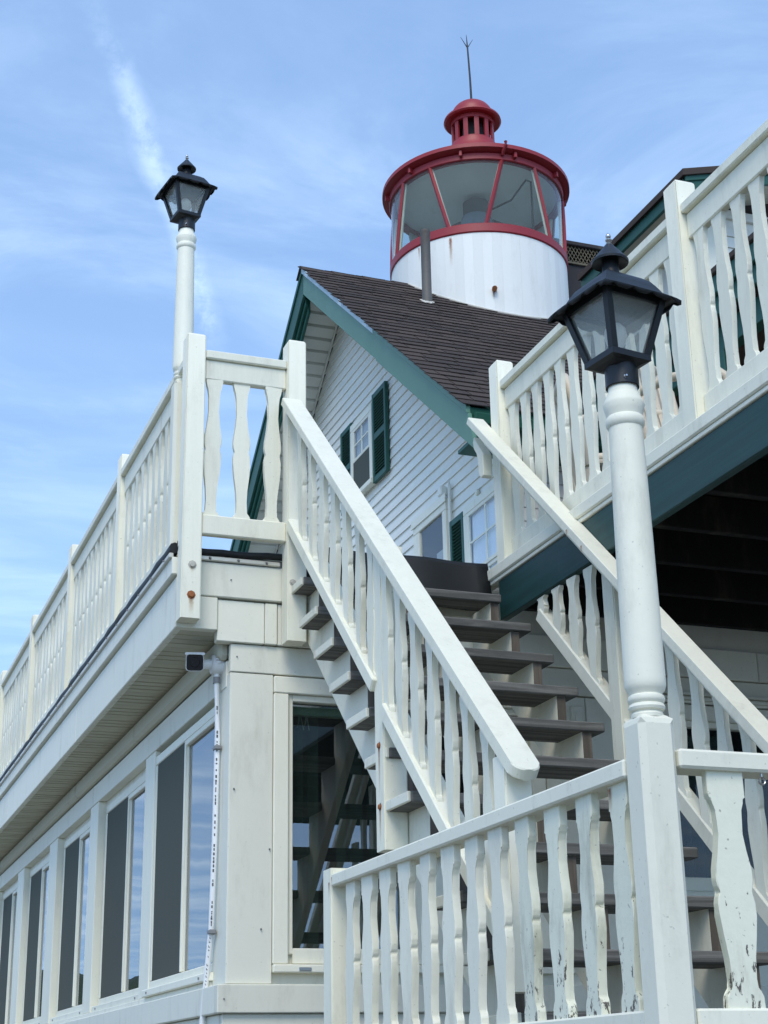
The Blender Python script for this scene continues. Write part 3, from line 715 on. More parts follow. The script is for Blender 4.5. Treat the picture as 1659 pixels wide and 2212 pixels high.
# ================================================================== LAMP POSTS
def lamp(label, x, y, zb, zt, rot, grp, wornm):
    """zt = z of the top of the square foot; lantern stands on the turned column"""
    LP = thing('lamp_post', label, 'lamp post', (x, y, zb), grp)
    c = (x, y, zt)
    h = .045; bm = bmesh.new(); rings = []
    for r, z in ((h, zb - zt), (h, -.022), (h - .004, -.010), (h - .016, .0)):
        rings.append([bm.verts.new((sx * r, sy * r, z)) for sx, sy in ((-1, -1), (1, -1), (1, 1), (-1, 1))])
    bm.faces.new(rings[0][::-1]); bm.faces.new(rings[-1])
    for a, b in zip(rings, rings[1:]):
        for i in range(4): bm.faces.new((a[i], a[(i + 1) % 4], b[(i + 1) % 4], b[i]))
    bmesh.ops.bevel(bm, geom=[e for e in bm.edges if abs(e.verts[0].co.z - e.verts[1].co.z) > .05], offset=.014, segments=1, affect='EDGES')
    link('square_base', finish(bm, 'base', wornm), LP, c)
    prof = [(.036, -.004), (.037, .004), (.033, .010), (.0395, .014), (.042, .020), (.0395, .027), (.037, .0285), (.041, .033), (.043, .039), (.041, .046), (.037, .049),
            (.038, .053), (.044, .060), (.0475, .072), (.0475, .085), (.0465, .25), (.0445, .45), (.0425, .62), (.0405, .706), (.043, .708), (.0465, .714), (.0475, .722), (.0455, .732),
            (.0425, .735), (.046, .748), (.0505, .765), (.049, .772), (.0405, .792), (.036, .800), (.0355, .822), (.0, .822)]
    link('column', lathe_me(prof, wornm, 32, 35), LP, c)
    link('collar', lathe_me([(.0395, .812), (.041, .814), (.041, .868), (.034, .872), (.0, .872)], 'black_metal', 24, 35), LP, c)
    o = bolt(LP, x - .012, y - .0395, zt + .828, 'y', 'steel', .003)
    # lantern in its own turned frame
    Rm = Matrix.Rotation(rot, 4, 'Z'); base = Vector((x - .008, y, zt + .864)); H = .166; B, T = .050, .083
    def put(name, me, subof=None):
        if subof: q = sub(name, me, subof, base)
        else: q = link(name, me, LP, base)
        q.rotation_euler = (0, 0, rot); return q
    bm = bmesh.new()                                        # tray under the glass
    rg = [[bm.verts.new((sx * r, sy * r, z)) for sx, sy in ((-1, -1), (1, -1), (1, 1), (-1, 1))] for r, z in ((.030, -.002), (.044, .006), (.058, .010), (.058, .026), (.05, .028))]
    bm.faces.new(rg[0][::-1]); bm.faces.new(rg[-1])
    for a, b in zip(rg, rg[1:]):
        for i in range(4): bm.faces.new((a[i], a[(i + 1) % 4], b[(i + 1) % 4], b[i]))
    put('lantern_base', finish(bm, 'tray', 'black_metal'))
    z0, z1 = .026, H
    for sx, sy in ((-1, -1), (1, -1), (1, 1), (-1, 1)):     # corner bars
        bm = bmesh.new(); w = .0085
        a = Vector((sx * B, sy * B, z0)); b = Vector((sx * T, sy * T, z1))
        r0 = [bm.verts.new(a + Vector((dx, dy, 0))) for dx, dy in ((-w, -w), (w, -w), (w, w), (-w, w))]
        r1 = [bm.verts.new(b + Vector((dx, dy, 0))) for dx, dy in ((-w, -w), (w, -w), (w, w), (-w, w))]
        for i in range(4): bm.faces.new((r0[i], r0[(i + 1) % 4], r1[(i + 1) % 4], r1[i]))
        put('corner_bar', finish(bm, 'bar', 'black_metal'))
    for k in range(4):                                       # panes with raised edge, top rails
        q = Matrix.Rotation(k * math.pi / 2, 3, 'Z')
        pv = [q @ Vector(v) for v in ((-B + .005, -B, z0), (B - .005, -B, z0), (T - .005, -T, z1), (-T + .005, -T, z1))]
        inw = q @ Vector((0, .003, 0))
        o = put('pane', poly_me([tuple(v) for v in pv] + [tuple(v + inw) for v in pv], [(0, 1, 2, 3), (7, 6, 5, 4), (0, 4, 5, 1), (1, 5, 6, 2), (2, 6, 7, 3), (3, 7, 4, 0)], 'lamp_glass'))
        tv = [q @ Vector(v) for v in ((-T, -T - .006, z1 - .010), (T, -T - .006, z1 - .010), (T, -T - .006, z1 + .004), (-T, -T - .006, z1 + .004))]
        inn = q @ Vector((0, .014, 0))
        put('top_bar', poly_me([tuple(v) for v in tv] + [tuple(v + inn) for v in tv], [(0, 1, 2, 3), (7, 6, 5, 4), (0, 4, 5, 1), (1, 5, 6, 2), (2, 6, 7, 3), (3, 7, 4, 0)], 'black_metal'))
    # roof: bell-shaped four-sided hood with a scalloped skirt
    bm = bmesh.new(); NS = 16; prof = [(.117, H - .011), (.118, H + .001), (.109, H + .005), (.098, H + .011), (.087, H + .023), (.077, H + .042), (.066, H + .060), (.052, H + .072), (.030, H + .077)]
    rings = []
    for j, (r, z) in enumerate(prof):
        ring = []
        for k in range(4):
            for i in range(NS):
                u_ = -1 + 2 * i / NS; v = Vector((u_ * r, -r, z))
                edge = abs(u_)
                if j == 0: v.z += .009 if i % 4 == 2 else 0
                if j < 3: v.z -= .006 * edge ** 6
                ring.append(bm.verts.new(Matrix.Rotation(k * math.pi / 2, 3, 'Z') @ v))
        rings.append(ring)
    n = 4 * NS
    for a, b in zip(rings, rings[1:]):
        for i in range(n): bm.faces.new((a[i], a[(i + 1) % n], b[(i + 1) % n], b[i]))
    bm.faces.new(rings[-1])
    hood = put('hood', finish(bm, 'hood', 'black_metal', 30)); sm = hood.modifiers.new('thick', 'SOLIDIFY'); sm.thickness = .003; sm.offset = -1
    put('hood_plate', poly_me([(s * .1, q * .1, H + .008) for s, q in ((-1, -1), (1, -1), (1, 1), (-1, 1))] + [(s * .1, q * .1, H + .011) for s, q in ((-1, -1), (1, -1), (1, 1), (-1, 1))],
        [(0, 1, 2, 3), (7, 6, 5, 4), (0, 4, 5, 1), (1, 5, 6, 2), (2, 6, 7, 3), (3, 7, 4, 0)], 'black_metal'), hood)
    cp = []
    for r, z in ((.034, H + .075), (.027, H + .082), (.022, H + .096), (.021, H + .134), (.030, H + .132), (.046, H + .124), (.047, H + .130), (.038, H + .141), (.028, H + .154), (.018, H + .166), (.010, H + .177), (0, H + .180)): cp.append((r, z))
    put('cap', lathe_me(cp, 'black_metal', 20, 30), hood)
    fz = H + .044
    put('finial', lathe_me([(.006, fz + .134), (.0075, fz + .138), (.004, fz + .141), (.0085, fz + .145), (.009, fz + .148), (.004, fz + .152), (.007, fz + .156), (.007, fz + .160), (.003, fz + .166), (0, fz + .169)], 'steel', 12, 40), hood)
    put('socket', lathe_me([(.018, .024), (.018, .045), (.013, .05), (0, .05)], 'panel_cream', 12))
    put('bulb', lathe_me([(.012, .046), (.014, .054), (.024, .070), (.0285, .088), (.026, .106), (.016, .119), (0, .123)], 'bulb_white', 18, 60))
    return LP
lamp('large black four-sided lantern on a turned white post at the landing corner', 1.780, 3.090, -.32, .770, R(9), 'lamp posts', 'white_paint_worn')
lamp('black lantern on a turned white post behind the corner of the roof deck railing', 1.490, 6.665, 2.235, 3.118, R(9), 'lamp posts', 'white_paint_clean')

# ================================================================== GABLED HOUSE
HS = thing('gabled_house', 'white clapboard house with green barge boards and a brown shingled gable roof', 'house', (6, 12.6, 2.26))
RZ0, RY0, K = 7.255, 12.64, .80
XB, XW = 3.95, 4.40
ZR = lambda y: RZ0 - K * abs(RY0 - y)
CS = math.sqrt(1 + K * K)
YE0, YE1 = 8.93, 16.35
XEND = 7.6
# wall core and clapboards
core = [(9.22, 2.26), (16.06, 2.26), (16.06, ZR(16.06) - .22), (RY0, RZ0 - .22), (9.22, ZR(9.22) - .22)]
o = prism_me(core, .10, 'x', 'siding_white'); link('gable_wall', o, HS, (XW + .062, 0, 0))
EXP = .092; z = 2.30; k = 0
def yspan(z):
    top = RZ0 - .16
    a = RY0 - (top - z) / K; b = RY0 + (top - z) / K
    return max(a, 9.20), min(b, 16.08)
while z < 7.02:
    z1 = min(z + EXP, 7.08); a0, b0 = yspan(z); a1, b1 = yspan(z1)
    if b1 - a1 > .02:
        xo, xi = XW - .009, XW + .004
        vs = [(xo, a0, z), (xo, b0, z), (xi, b1, z1), (xi, a1, z1), (XW + .02, a0, z), (XW + .02, b0, z), (XW + .02, b1, z1), (XW + .02, a1, z1)]
        link('clapboard', poly_me(vs, [(0, 1, 2, 3), (7, 6, 5, 4), (0, 4, 5, 1), (1, 5, 6, 2), (2, 6, 7, 3), (3, 7, 4, 0)], 'siding_white'), HS, (0, 0, 0))
    z += EXP
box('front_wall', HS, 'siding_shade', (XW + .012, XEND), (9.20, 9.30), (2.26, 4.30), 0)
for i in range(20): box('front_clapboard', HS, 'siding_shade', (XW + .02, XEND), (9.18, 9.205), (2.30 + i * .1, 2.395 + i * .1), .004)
# roof slabs
def slab(y0, y1, t0, t1, m, x0, x1, name='roof_deck'):
    pts = [(y0, ZR(y0) - t0), (y1, ZR(y1) - t0), (y1, ZR(y1) - t1), (y0, ZR(y0) - t1)]
    return link(name, prism_me(pts, x1 - x0, 'x', m), HS, ((x0 + x1) / 2, 0, 0))
slab(YE0, RY0, .012, .10, 'gutter_green', XB + .02, XEND); slab(RY0, YE1, .0, .10, 'shingle', XB + .005, XEND)
# shingles of the front slope
sl = (RY0 - YE0) * CS; ex = sl / 35
sv = Vector((0, 1, K)).normalized(); nv = Vector((0, -K, 1)).normalized()
allsh = []
rng = random.Random(11)
DRX, DRY, DRR = 5.865, 12.85, .878
for c in range(36):
    x = XB - .045 - rng.uniform(0, .28); 
    while x < XEND:
        wd = rng.choice((.20, .26, .31, .34)) ; xa = max(x, XB - .04 + rng.uniform(-.008, .008)); xb = x + wd - .010
        if xb - xa > .04: allsh.append((c, xa, xb, rng.uniform(-.004, .004), rng.uniform(0, .004)))
        x += wd
def shingle_verts(c, xa, xb, ds, lift):
    p = Vector((0, YE0, ZR(YE0))) + sv * (c * ex - .02 + ds); q = p + sv * (ex * 1.25)
    if c == 35: q = p + sv * (ex * .3)
    lo = .013 + lift; hi = .004; th = .007
    V = []
    for xx in (xa, xb):
        for pt, hh in ((p, lo), (q, hi)):
            for e in (0, th): V.append(Vector((xx, 0, 0)) + pt + nv * (hh + e - .004))
    return V
SF = [(0, 1, 3, 2), (4, 6, 7, 5), (0, 4, 5, 1), (2, 3, 7, 6), (0, 2, 6, 4), (1, 5, 7, 3)]
vis = [s for s in allsh]
near = [s for s in vis if s[1] < 6.1 + .05 * s[0]][:300]
ids = set(id(s) for s in near)
for s in near: link('shingle', poly_me([tuple(v) for v in shingle_verts(*s)], SF, 'shingle'), HS, (0, 0, 0))
V = []; F = []
for s in vis:
    if id(s) in ids: continue
    b = len(V); V += [tuple(v) for v in shingle_verts(*s)]; F += [tuple(b + i for i in f) for f in SF]
tag_kind(link('shingle_field', poly_me(V, F, 'shingle'), HS, (0, 0, 0)), 'stuff')
for i in range(12):                               # ridge caps
    x = XB - .03 + i * .31
    for s in (1, -1):
        a = Vector((x, RY0, RZ0 + .022)); 
    V = [(x, RY0, RZ0 + .024), (x + .33, RY0, RZ0 + .014), (x, RY0 - .12, RZ0 + .024 - .12 * K), (x + .33, RY0 - .12, RZ0 + .014 - .12 * K), (x, RY0 + .12, RZ0 + .024 - .12 * K), (x + .33, RY0 + .12, RZ0 + .014 - .12 * K)]
    o = link('ridge_cap', poly_me(V, [(0, 2, 3, 1), (0, 1, 5, 4)], 'shingle'), HS, (0, 0, 0)); sm = o.modifiers.new('t', 'SOLIDIFY'); sm.thickness = .008
# barge boards
def barge(name, m, x0, x1, ya, yb, t0, t1, plumb=0):
    pts = [(ya, ZR(ya) - t0), (yb, ZR(yb) - t0), (yb, ZR(yb) - t1), (ya + plumb, ZR(ya + plumb) - t1)]
    return link(name, prism_me(pts, x1 - x0, 'x', m, .003), HS, ((x0 + x1) / 2, 0, 0))
barge('barge_board', 'barge_green_lit', XB, XB + .028, YE0 + .01, 10.70, .035, .285, -.12)
barge('barge_board', 'barge_green_lit', XB + .003, XB + .031, 10.70, RY0, .035, .275)
barge('drip_edge', 'drip_metal', XB - .016, XB + .02, 10.72, RY0 + .001, -.004, .055)
barge('drip_edge', 'barge_green_lit', XB - .012, XB + .02, YE0, 10.715, -.002, .055)
barge('barge_board', 'green_paint', XB, XB + .028, RY0 + .002, YE1, .035, .30)
barge('drip_edge', 'green_paint', XB - .014, XB + .02, RY0 + .003, YE1, -.004, .055)
barge('frieze_board', 'green_paint', XB + .06, XB + .085, RY0 + .03, YE1, .20, .42)
barge('frieze_board', 'green_paint', XB + .032, XB + .058, RY0 + .02, YE1, .10, .36)
# soffit boards under the far slope
y = RY0 + .02
while y < 16.2:
    pts = [(y, ZR(y) - .12), (y + .084, ZR(y + .084) - .12), (y + .084, ZR(y + .084) - .150), (y, ZR(y) - .156)]
    link('soffit_board', prism_me(pts, XW - XB - .05, 'x', 'siding_white', 0), HS, ((XW + XB + .03) / 2, 0, 0)); y += .1035
barge('corner_trim', 'siding_white', XW - .03, XW - .012, RY0, 16.0, .155, .185)
# eave fascia and gutter of the near slope
box('eave_fascia', HS, 'green_paint', (XB + .03, XEND), (YE0 + .035, YE0 + .06), (ZR(YE0) - .22, ZR(YE0) - .03), .004)
box('gutter', HS, 'gutter_green', (XB + .032, XEND), (YE0 - .045, YE0 + .033), (ZR(YE0) - .145, ZR(YE0) - .055), .012)
box('eave_soffit', HS, 'green_paint', (XB + .032, XEND), (YE0 + .06, 9.2), (ZR(YE0) - .25, ZR(YE0) - .22), .003)
# windows, door and shutters in the gable
def shutter(ya, yb, za, zb):
    s = box('shutter', HS, 'green_paint', (XW - .048, XW - .012), (ya, ya + .035), (za, zb), .004)
    box('stile', None, 'green_paint', (XW - .048, XW - .012), (yb - .035, yb), (za, zb), .004, subof=s)
    zm = (za + zb) / 2
    for z0, z1 in ((za, za + .05), (zm - .03, zm + .03), (zb - .05, zb)):
        box('crosspiece', None, 'green_paint', (XW - .046, XW - .014), (ya + .036, yb - .036), (z0, z1), .003, subof=s)
    box('backing', None, 'green_paint', (XW - .020, XW - .014), (ya + .036, yb - .036), (za + .05, zb - .05), 0, subof=s)
    for z0, z1 in ((za + .05, zm - .03), (zm + .03, zb - .05)):
        n = int((z1 - z0) / .026)
        for i in range(n):
            zz = z0 + (i + .5) * (z1 - z0) / n
            box('louvre', None, 'green_paint', (XW - .044, XW - .020), (ya + .037, yb - .037), (zz - .003, zz + .003), 0, subof=s, rot=(0, R(-38), 0))
def gwin(ya, yb, za, zb, grid=(2, 2), cm='curtain', lower=None):
    w = box('window', HS, 'white_paint_clean', (XW - .05, XW - .012), (ya - .06, yb + .06), (zb, zb + .065), .004)
    for a, b in ((ya - .06, ya), (yb, yb + .06)): box('frame', None, 'white_paint_clean', (XW - .05, XW - .012), (a, b), (za, zb - .001), .004, subof=w)
    box('sill', None, 'white_paint_clean', (XW - .07, XW - .012), (ya - .075, yb + .075), (za - .05, za - .001), .005, subof=w)
    zm = (za + zb) / 2
    for x0, z0, z1 in ((XW - .046, zm, zb), (XW - .038, za, zm)):
        for a, b in ((ya, ya + .028), (yb - .028, yb)): box('sash', None, 'white_paint_clean', (x0, x0 + .018), (a, b), (z0, z1), .002, subof=w)
        for a, b in ((z0, z0 + .028), (z1 - .028, z1)): box('sash', None, 'white_paint_clean', (x0, x0 + .018), (ya + .028, yb - .028), (a, b), .002, subof=w)
        box('pane', None, 'house_glass', (x0 + .008, x0 + .011), (ya + .028, yb - .028), (z0 + .028, z1 - .028), 0, subof=w)
        if z0 == zm or lower != 'screen':
            for i in range(1, grid[0]):
                q = ya + (yb - ya) * i / grid[0]; box('muntin', None, 'white_paint_clean', (x0 + .003, x0 + .015), (q - .007, q + .007), (z0 + .028, z1 - .028), 0, subof=w)
            for i in range(1, grid[1]):
                q = z0 + (z1 - z0) * i / grid[1]; box('muntin', None, 'white_paint_clean', (x0 + .004, x0 + .014), (ya + .028, yb - .028), (q - .007, q + .007), 0, subof=w)
    sub('curtain', drape(ya + .02, yb - .02, XW - .0155, za + .01, zb - .01, cm, .0020, .05, 'y'), w)
    if lower == 'screen': box('insect_screen', None, 'screen_mesh', (XW - .043, XW - .041), (ya + .002, yb - .002), (za + .002, zm), 0, subof=w)
    return w
gwin(11.99, 12.43, 4.92, 5.56, (2, 2), 'liner_grey', 'screen')
shutter(12.485, 12.775, 4.86, 5.665); shutter(11.585, 11.915, 4.86, 5.69)
gwin(9.30, 9.94, 2.95, 3.90, (2, 2)); shutter(10.015, 10.27, 2.90, 3.95)
dw = box('glass_door', HS, 'white_paint_clean', (XW - .05, XW - .012), (10.33, 11.0), (4.075, 4.17), .005)
for a, b in ((10.33, 10.40), (10.88, 11.0)): box('frame', None, 'white_paint_clean', (XW - .05, XW - .012), (a, b), (2.28, 4.074), .005, subof=dw)
box('head_trim', None, 'white_paint_clean', (XW - .06, XW - .05), (10.31, 11.02), (4.13, 4.20), .004, subof=dw)
box('pane', None, 'house_glass', (XW - .034, XW - .028), (10.40, 10.88), (2.3, 4.074), 0, subof=dw)
box('door_back', None, 'dark_interior', (XW - .022, XW - .014), (10.40, 10.88), (2.3, 4.074), 0, subof=dw)
box('inner_door', None, 'liner_grey', (XW - .026, XW - .0225), (10.42, 10.58), (2.3, 3.80), .001, subof=dw)
tube('conduit_riser', HS, 'siding_white', [(XW - .03, 10.285, 2.3), (XW - .03, 10.285, 4.25), (XW - .03, 10.283, 4.30)], [.014, .014, .004], 8)
lathe('vent_cap', HS, 'white_paint_clean', (XW - .01, 9.80, 4.02), [(0, .02), (.022, .018), (.026, 0)], 10).rotation_euler = (0, R(-90), 0)
box('light_fitting', HS, 'siding_white', (XW - .07, XW - .012), (10.36, 10.43), (4.20, 4.28), .01)
# twigs caught at the eave beside the railing post
for i in range(9):
    a = R(random.uniform(20, 160)); L = random.uniform(.05, .13); b0 = Vector((4.28, 9.02, ZR(9.02) + .02))
    tube('twig', HS, 'raw_wood', [b0, b0 + Vector((math.cos(a) * L, random.uniform(-.03, .03), math.sin(a) * L))], [.004, .002], 5)

# ================================================================== LANTERN ROOM ON THE RIDGE
LT = thing('lighthouse_lantern', 'round white lighthouse lantern with red framed slanted panes and a red domed cap', 'lighthouse', (DRX, DRY, 6.2))
VA = math.atan2(-DRX, -DRY)                       # direction from the axis toward the viewpoint, as angle about z
def ang(th):                                      # th degrees: 0 faces the approach side, + to the right seen from there
    a = math.atan2(-DRY, -DRX) + R(th); return a
def cyl(th, r, z): a = ang(th); return Vector((DRX + r * math.cos(a), DRY + r * math.sin(a), z))
ZB0, ZB1, ZT = 7.60, 7.70, 8.40                   # sill band, head of the glass
for i in range(60):                               # staves of the drum
    a0, a1 = i * 6 - 3, i * 6 + 3; r = DRR + random.uniform(-.0008, .0008); gp = random.choice((.004, .006, .012, .02, .035)); V = []
    zt = ZB0 + .004
    for rr in (r, r - .05):
        for q in range(4):
            p = cyl(a0 + gp + (a1 - a0 - 2 * gp) * q / 3, rr, 5.9); V += [(p.x, p.y, 5.9), (p.x, p.y, zt)]
    F = [];
    for q in range(3): F += [(q * 2, q * 2 + 2, q * 2 + 3, q * 2 + 1), (8 + q * 2, 9 + q * 2, 11 + q * 2, 10 + q * 2), (q * 2 + 1, q * 2 + 3, 11 + q * 2, 9 + q * 2), (q * 2, 8 + q * 2, 10 + q * 2, q * 2 + 2)]
    F += [(0, 1, 9, 8), (6, 14, 15, 7)]
    link('drum_stave', poly_me(V, F, 'drum_white', 30), LT, (0, 0, 0))
def ring(name, m, r0, r1, z0, z1, seg=72, bev=0):
    c = min(bev, (z1 - z0) / 3)
    pr = [(r0, z0), (r1 - c, z0), (r1, z0 + c), (r1, z1 - c), (r1 - c, z1), (r0, z1), (r0, z0)]
    return lathe(name, LT, m, (DRX, DRY, 0), pr, seg, 30)
ring('sill_band', 'red_paint', .80, .893, ZB0, ZB1, bev=.01)
ring('head_band', 'red_paint', .82, .888, ZT, ZT + .075, bev=.008)
ring('eave_channel', 'red_paint', .86, .905, ZT + .085, ZT + .10)
RE = .955
roofp = [(.86, ZT + .075), (RE - .02, ZT + .095), (RE, ZT + .10), (RE, ZT + .14), (RE - .02, ZT + .155), (.70, ZT + .30), (.40, ZT + .50), (.30, ZT + .56), (.0, ZT + .58)]
lathe('lantern_roof', LT, 'red_paint', (DRX, DRY, 0), roofp, 72, 25)
lathe('lantern_ceiling', LT, 'lantern_lining', (DRX, DRY, 0), [(.0, ZT + .10), (.84, ZT + .06), (.84, ZT + .055), (0, ZT + .09)], 48, 25)
lathe('lantern_floor', LT, 'liner_grey', (DRX, DRY, 0), [(0, ZB0 - .02), (.82, ZB0 - .02), (.82, ZB0 - .03), (0, ZB0 - .03)], 48, 25)
for th in (-44, -8, 26, 62, 98, -80, 134, 170, -116, -152): # brackets under the eave
    p = cyl(th, .905, ZT + .058); o = link('eave_bracket', box_me(.05, .03, .06, 'red_paint', .004), LT, p); o.rotation_euler = (0, 0, ang(th))
o = link('roof_strap', tube_me([cyl(19, RE + .006, ZT + .165), cyl(19, RE + .012, ZT + .12), cyl(18, RE - .02, ZT + .085), cyl(18, .90, ZT + .05)], .018, 'red_paint', 6), LT, (0, 0, 0))
ms = []
for k in range(5):
    for bt, tp in ((-18, -30), (6, 18)):
        b_ = bt + 72 * k; t_ = tp + 72 * k; ms.append((b_, t_))
        a = cyl(b_, .873, ZB1 - .01); b = cyl(t_, .873, ZT + .01); pts = [a.lerp(b, q / 6) for q in range(7)]
        pts = [Vector((DRX, DRY, p.z)) + (Vector((p.x - DRX, p.y - DRY, 0)).normalized() * .873) for p in pts]
        o = link('mullion', tube_me(pts, .021, 'red_paint', 4, 30), LT, (0, 0, 0))
        pin = [Vector((DRX, DRY, p.z)) + (Vector((p.x - DRX, p.y - DRY, 0)).normalized() * .845) for p in pts]
        sub('inner_bar', tube_me(pin, .020, 'white_paint_clean', 4, 30), o)
for i in range(10):
    (b0, t0) = ms[i]; (b1, t1) = ms[(i + 1) % 10]
    if b1 < b0: b1 += 360; t1 += 360
    V = []; N = 8
    for q in range(N + 1):
        for (a, c, z) in ((b0, b1, ZB1), (t0, t1, ZT)):
            p = cyl(a + (c - a) * q / N, .868, z); V.append(tuple(p))
    F = [(2 * q, 2 * q + 2, 2 * q + 3, 2 * q + 1) for q in range(N)]
    link('lantern_pane', poly_me(V, F, 'lantern_glass', 60), LT, (0, 0, 0))
V = []; F = []                                     # blind rear lining of the lantern room
for q in range(25):
    th = 122 + 116 * q / 24
    for z in (ZB0, ZT + .02): V.append(tuple(cyl(th, .835, z)))
for q in range(24): F.append((2 * q, 2 * q + 2, 2 * q + 3, 2 * q + 1))
o = link('rear_lining', poly_me(V, F, 'lantern_lining', 60), LT, (0, 0, 0)); sm = o.modifiers.new('t', 'SOLIDIFY'); sm.thickness = .01
# cupola
ZC = 9.02
lathe('cupola_base', LT, 'red_paint', (DRX, DRY, 0), [(.36, ZC - .22), (.34, ZC - .10), (.285, ZC - .03), (.275, ZC + .02), (.25, ZC + .035), (.24, ZC + .075), (.225, ZC + .085), (.225, ZC + .10), (.0, ZC + .10)], 48, 30)
for i in range(12):
    a0 = i * 30 - 6; V = []
    for rr in (.222, .20):
        for q in range(3):
            p = cyl(a0 + 6 + 12.5 * q / 2 + 5, rr, 0); V += [(p.x, p.y, ZC + .08), (p.x, p.y, ZC + .33)]
    F = []
    for q in range(2): F += [(q * 2, q * 2 + 2, q * 2 + 3, q * 2 + 1), (6 + q * 2, 7 + q * 2, 9 + q * 2, 8 + q * 2)]
    F += [(0, 1, 7, 6), (4, 10, 11, 5)]
    link('vent_bar', poly_me(V, F, 'red_paint', 30), LT, (0, 0, 0))
lathe('vent_core', LT, 'chimney_dark', (DRX, DRY, 0), [(.11, ZC + .08), (.11, ZC + .34), (0, ZC + .34)], 24, 30)
lathe('vent_head', LT, 'red_paint', (DRX, DRY, 0), [(.20, ZC + .315), (.226, ZC + .315), (.226, ZC + .40), (.20, ZC + .40)], 48, 30)
zq = ZC + .375
dome = [(.20, zq), (.285, zq - .015), (.30, zq), (.295, zq + .022), (.235, zq + .045)] + [(.225 * math.cos(R(a)), zq + .05 + .20 * math.sin(R(a))) for a in range(0, 91, 10)]
lathe('cupola_dome', LT, 'red_paint', (DRX, DRY, 0), dome, 48, 30)
zt = zq + .25
tube('spire', LT, 'black_metal', [(DRX, DRY, zt - .02), (DRX - .005, DRY, zt + .3), (DRX - .02, DRY, zt + .70), (DRX - .028, DRY, zt + .845)], [.013, .011, .009, .002], 8)
for dx in (-.075, .065): tube('spire_tine', LT, 'black_metal', [(DRX - .02, DRY, zt + .68), (DRX - .02 + dx, DRY, zt + .80)], [.006, .002], 6)
o = tube('waste_spout', LT, 'rust_bolt', [cyl(9, DRR - .02, 6.985), cyl(9, DRR + .04, 6.985), cyl(8.5, DRR + .06, 6.97)], .024, 8)
for th, L_, w_ in ((-17, .36, .022), (8.5, .10, .016), (-40, .18, .012)):
    p = cyl(th, DRR + .0035, ZB0 - .01 if th < 0 else 6.965); tg = Vector((-math.sin(ang(th)), math.cos(ang(th)), 0))
    stain(LT, p, (0, 0, -L_), tg * w_)
# flashing where drum meets the roof
pts = []
for th in range(-78, 70, 4):
    p = cyl(th, DRR + .01, 0); p.z = ZR(p.y) + .012; pts.append(p)
tube('flashing', LT, 'caulk', pts, .014, 6)
# the light inside
BC = thing('beacon_lamp', 'old signal lamp with a dark drum head inside the lighthouse lantern', 'lamp', (DRX, DRY, ZB0 - .02))
lathe('pedestal', BC, 'liner_grey', (DRX, DRY, ZB0 - .02), [(.16, 0), (.16, .04), (.07, .06), (.07, .38), (0, .38)], 20)
lathe('lens', BC, 'beacon_glass', (DRX, DRY, ZB0 + .34), [(.10, 0), (.16, .05), (.17, .16), (.17, .26), (.15, .32), (.0, .32)], 24)
lathe('lamp_head', BC, 'print_dark', (DRX, DRY, ZB0 + .66), [(.135, 0), (.135, .17), (.11, .19), (0, .19)], 24)
for s in (-1, 1): tube('bracket', BC, 'print_dark', [cyl(90 * s, .16, ZB0 + .63), cyl(90 * s, .26, ZB0 + .58), cyl(90 * s, .27, ZB0 + .40)], .014, 6)
tube('cable', BC, 'rubber_black', [cyl(60, .12, ZB0 + .70), cyl(62, .40, ZT - .06), cyl(50, .66, ZT + .02), cyl(48, .74, ZT - .05), cyl(46, .76, ZB1 + .1), cyl(46, .77, ZB0)], .010, 6)

# vent pipe on the roof in front of the drum
px_, py_ = 4.915, 11.93; pz = ZR(py_)
VP = thing('vent_pipe', 'tall rusty galvanised vent pipe rising from the brown shingles', 'pipe', (px_, py_, pz))
link('pipe', lathe_me([(.047, -.05), (.047, .10), (.045, .105), (.045, .72), (.047, .725), (.047, .755), (.038, .755), (.038, .60), (0, .60)], 'galv_pipe', 20, 40), VP, (px_, py_, pz))
bm = bmesh.new(); bmesh.ops.create_icosphere(bm, subdivisions=3, radius=1)
for v in bm.verts:
    n = 1 + .25 * math.sin(v.co.x * 9) * math.cos(v.co.y * 7); v.co = Vector((v.co.x * .062 * n, v.co.y * .072 * n, v.co.z * .014))
o = link('sealant', finish(bm, 'sealant', 'caulk', 50), VP, (px_, py_ - .01, pz + .018)); o.rotation_euler = (math.atan(K), 0, 0)
# screened chimney box behind the lantern
CH = thing('chimney_box', 'dark chimney box with an expanded metal screen behind the lighthouse lantern', 'chimney', (7.35, 13.3, 6.0))
box('shaft', CH, 'chimney_dark', (6.80, 7.95), (13.02, 13.7), (6.0, 8.02), .01)
box('lid', CH, 'chimney_dark', (6.76, 8.0), (12.98, 13.74), (8.235, 8.285), .008)
for x in (6.82, 7.93): box('corner_leg', CH, 'chimney_dark', (x - .02, x + .02), (13.0, 13.04), (8.02, 8.235), .003)
box('screen_rail', CH, 'grille_metal', (6.80, 7.95), (12.995, 13.015), (8.02, 8.045), .003)
V = []; F = []
def strand(p, q, w):
    b = len(V); dd = Vector((q[0] - p[0], q[1] - p[1])).normalized(); nn = Vector((-dd.y, dd.x)) * w
    for (a, c) in ((p, 1), (q, 1), (q, -1), (p, -1)): V.append((a[0] + nn.x * c, 13.01, a[1] + nn.y * c))
    F.append((b, b + 1, b + 2, b + 3))
x = 6.70
while x < 8.0:
    for s in (1, -1):
        a = (x, 8.045); b = (x + s * .11, 8.235); strand(a, b, .0035)
    x += .042
o = link('metal_screen', poly_me(V, F, 'grille_metal'), CH, (0, 0, 0)); sm = o.modifiers.new('t', 'SOLIDIFY'); sm.thickness = .004
box('flue', CH, 'chimney_dark', (7.15, 7.6), (13.2, 13.6), (8.02, 8.2), .01)

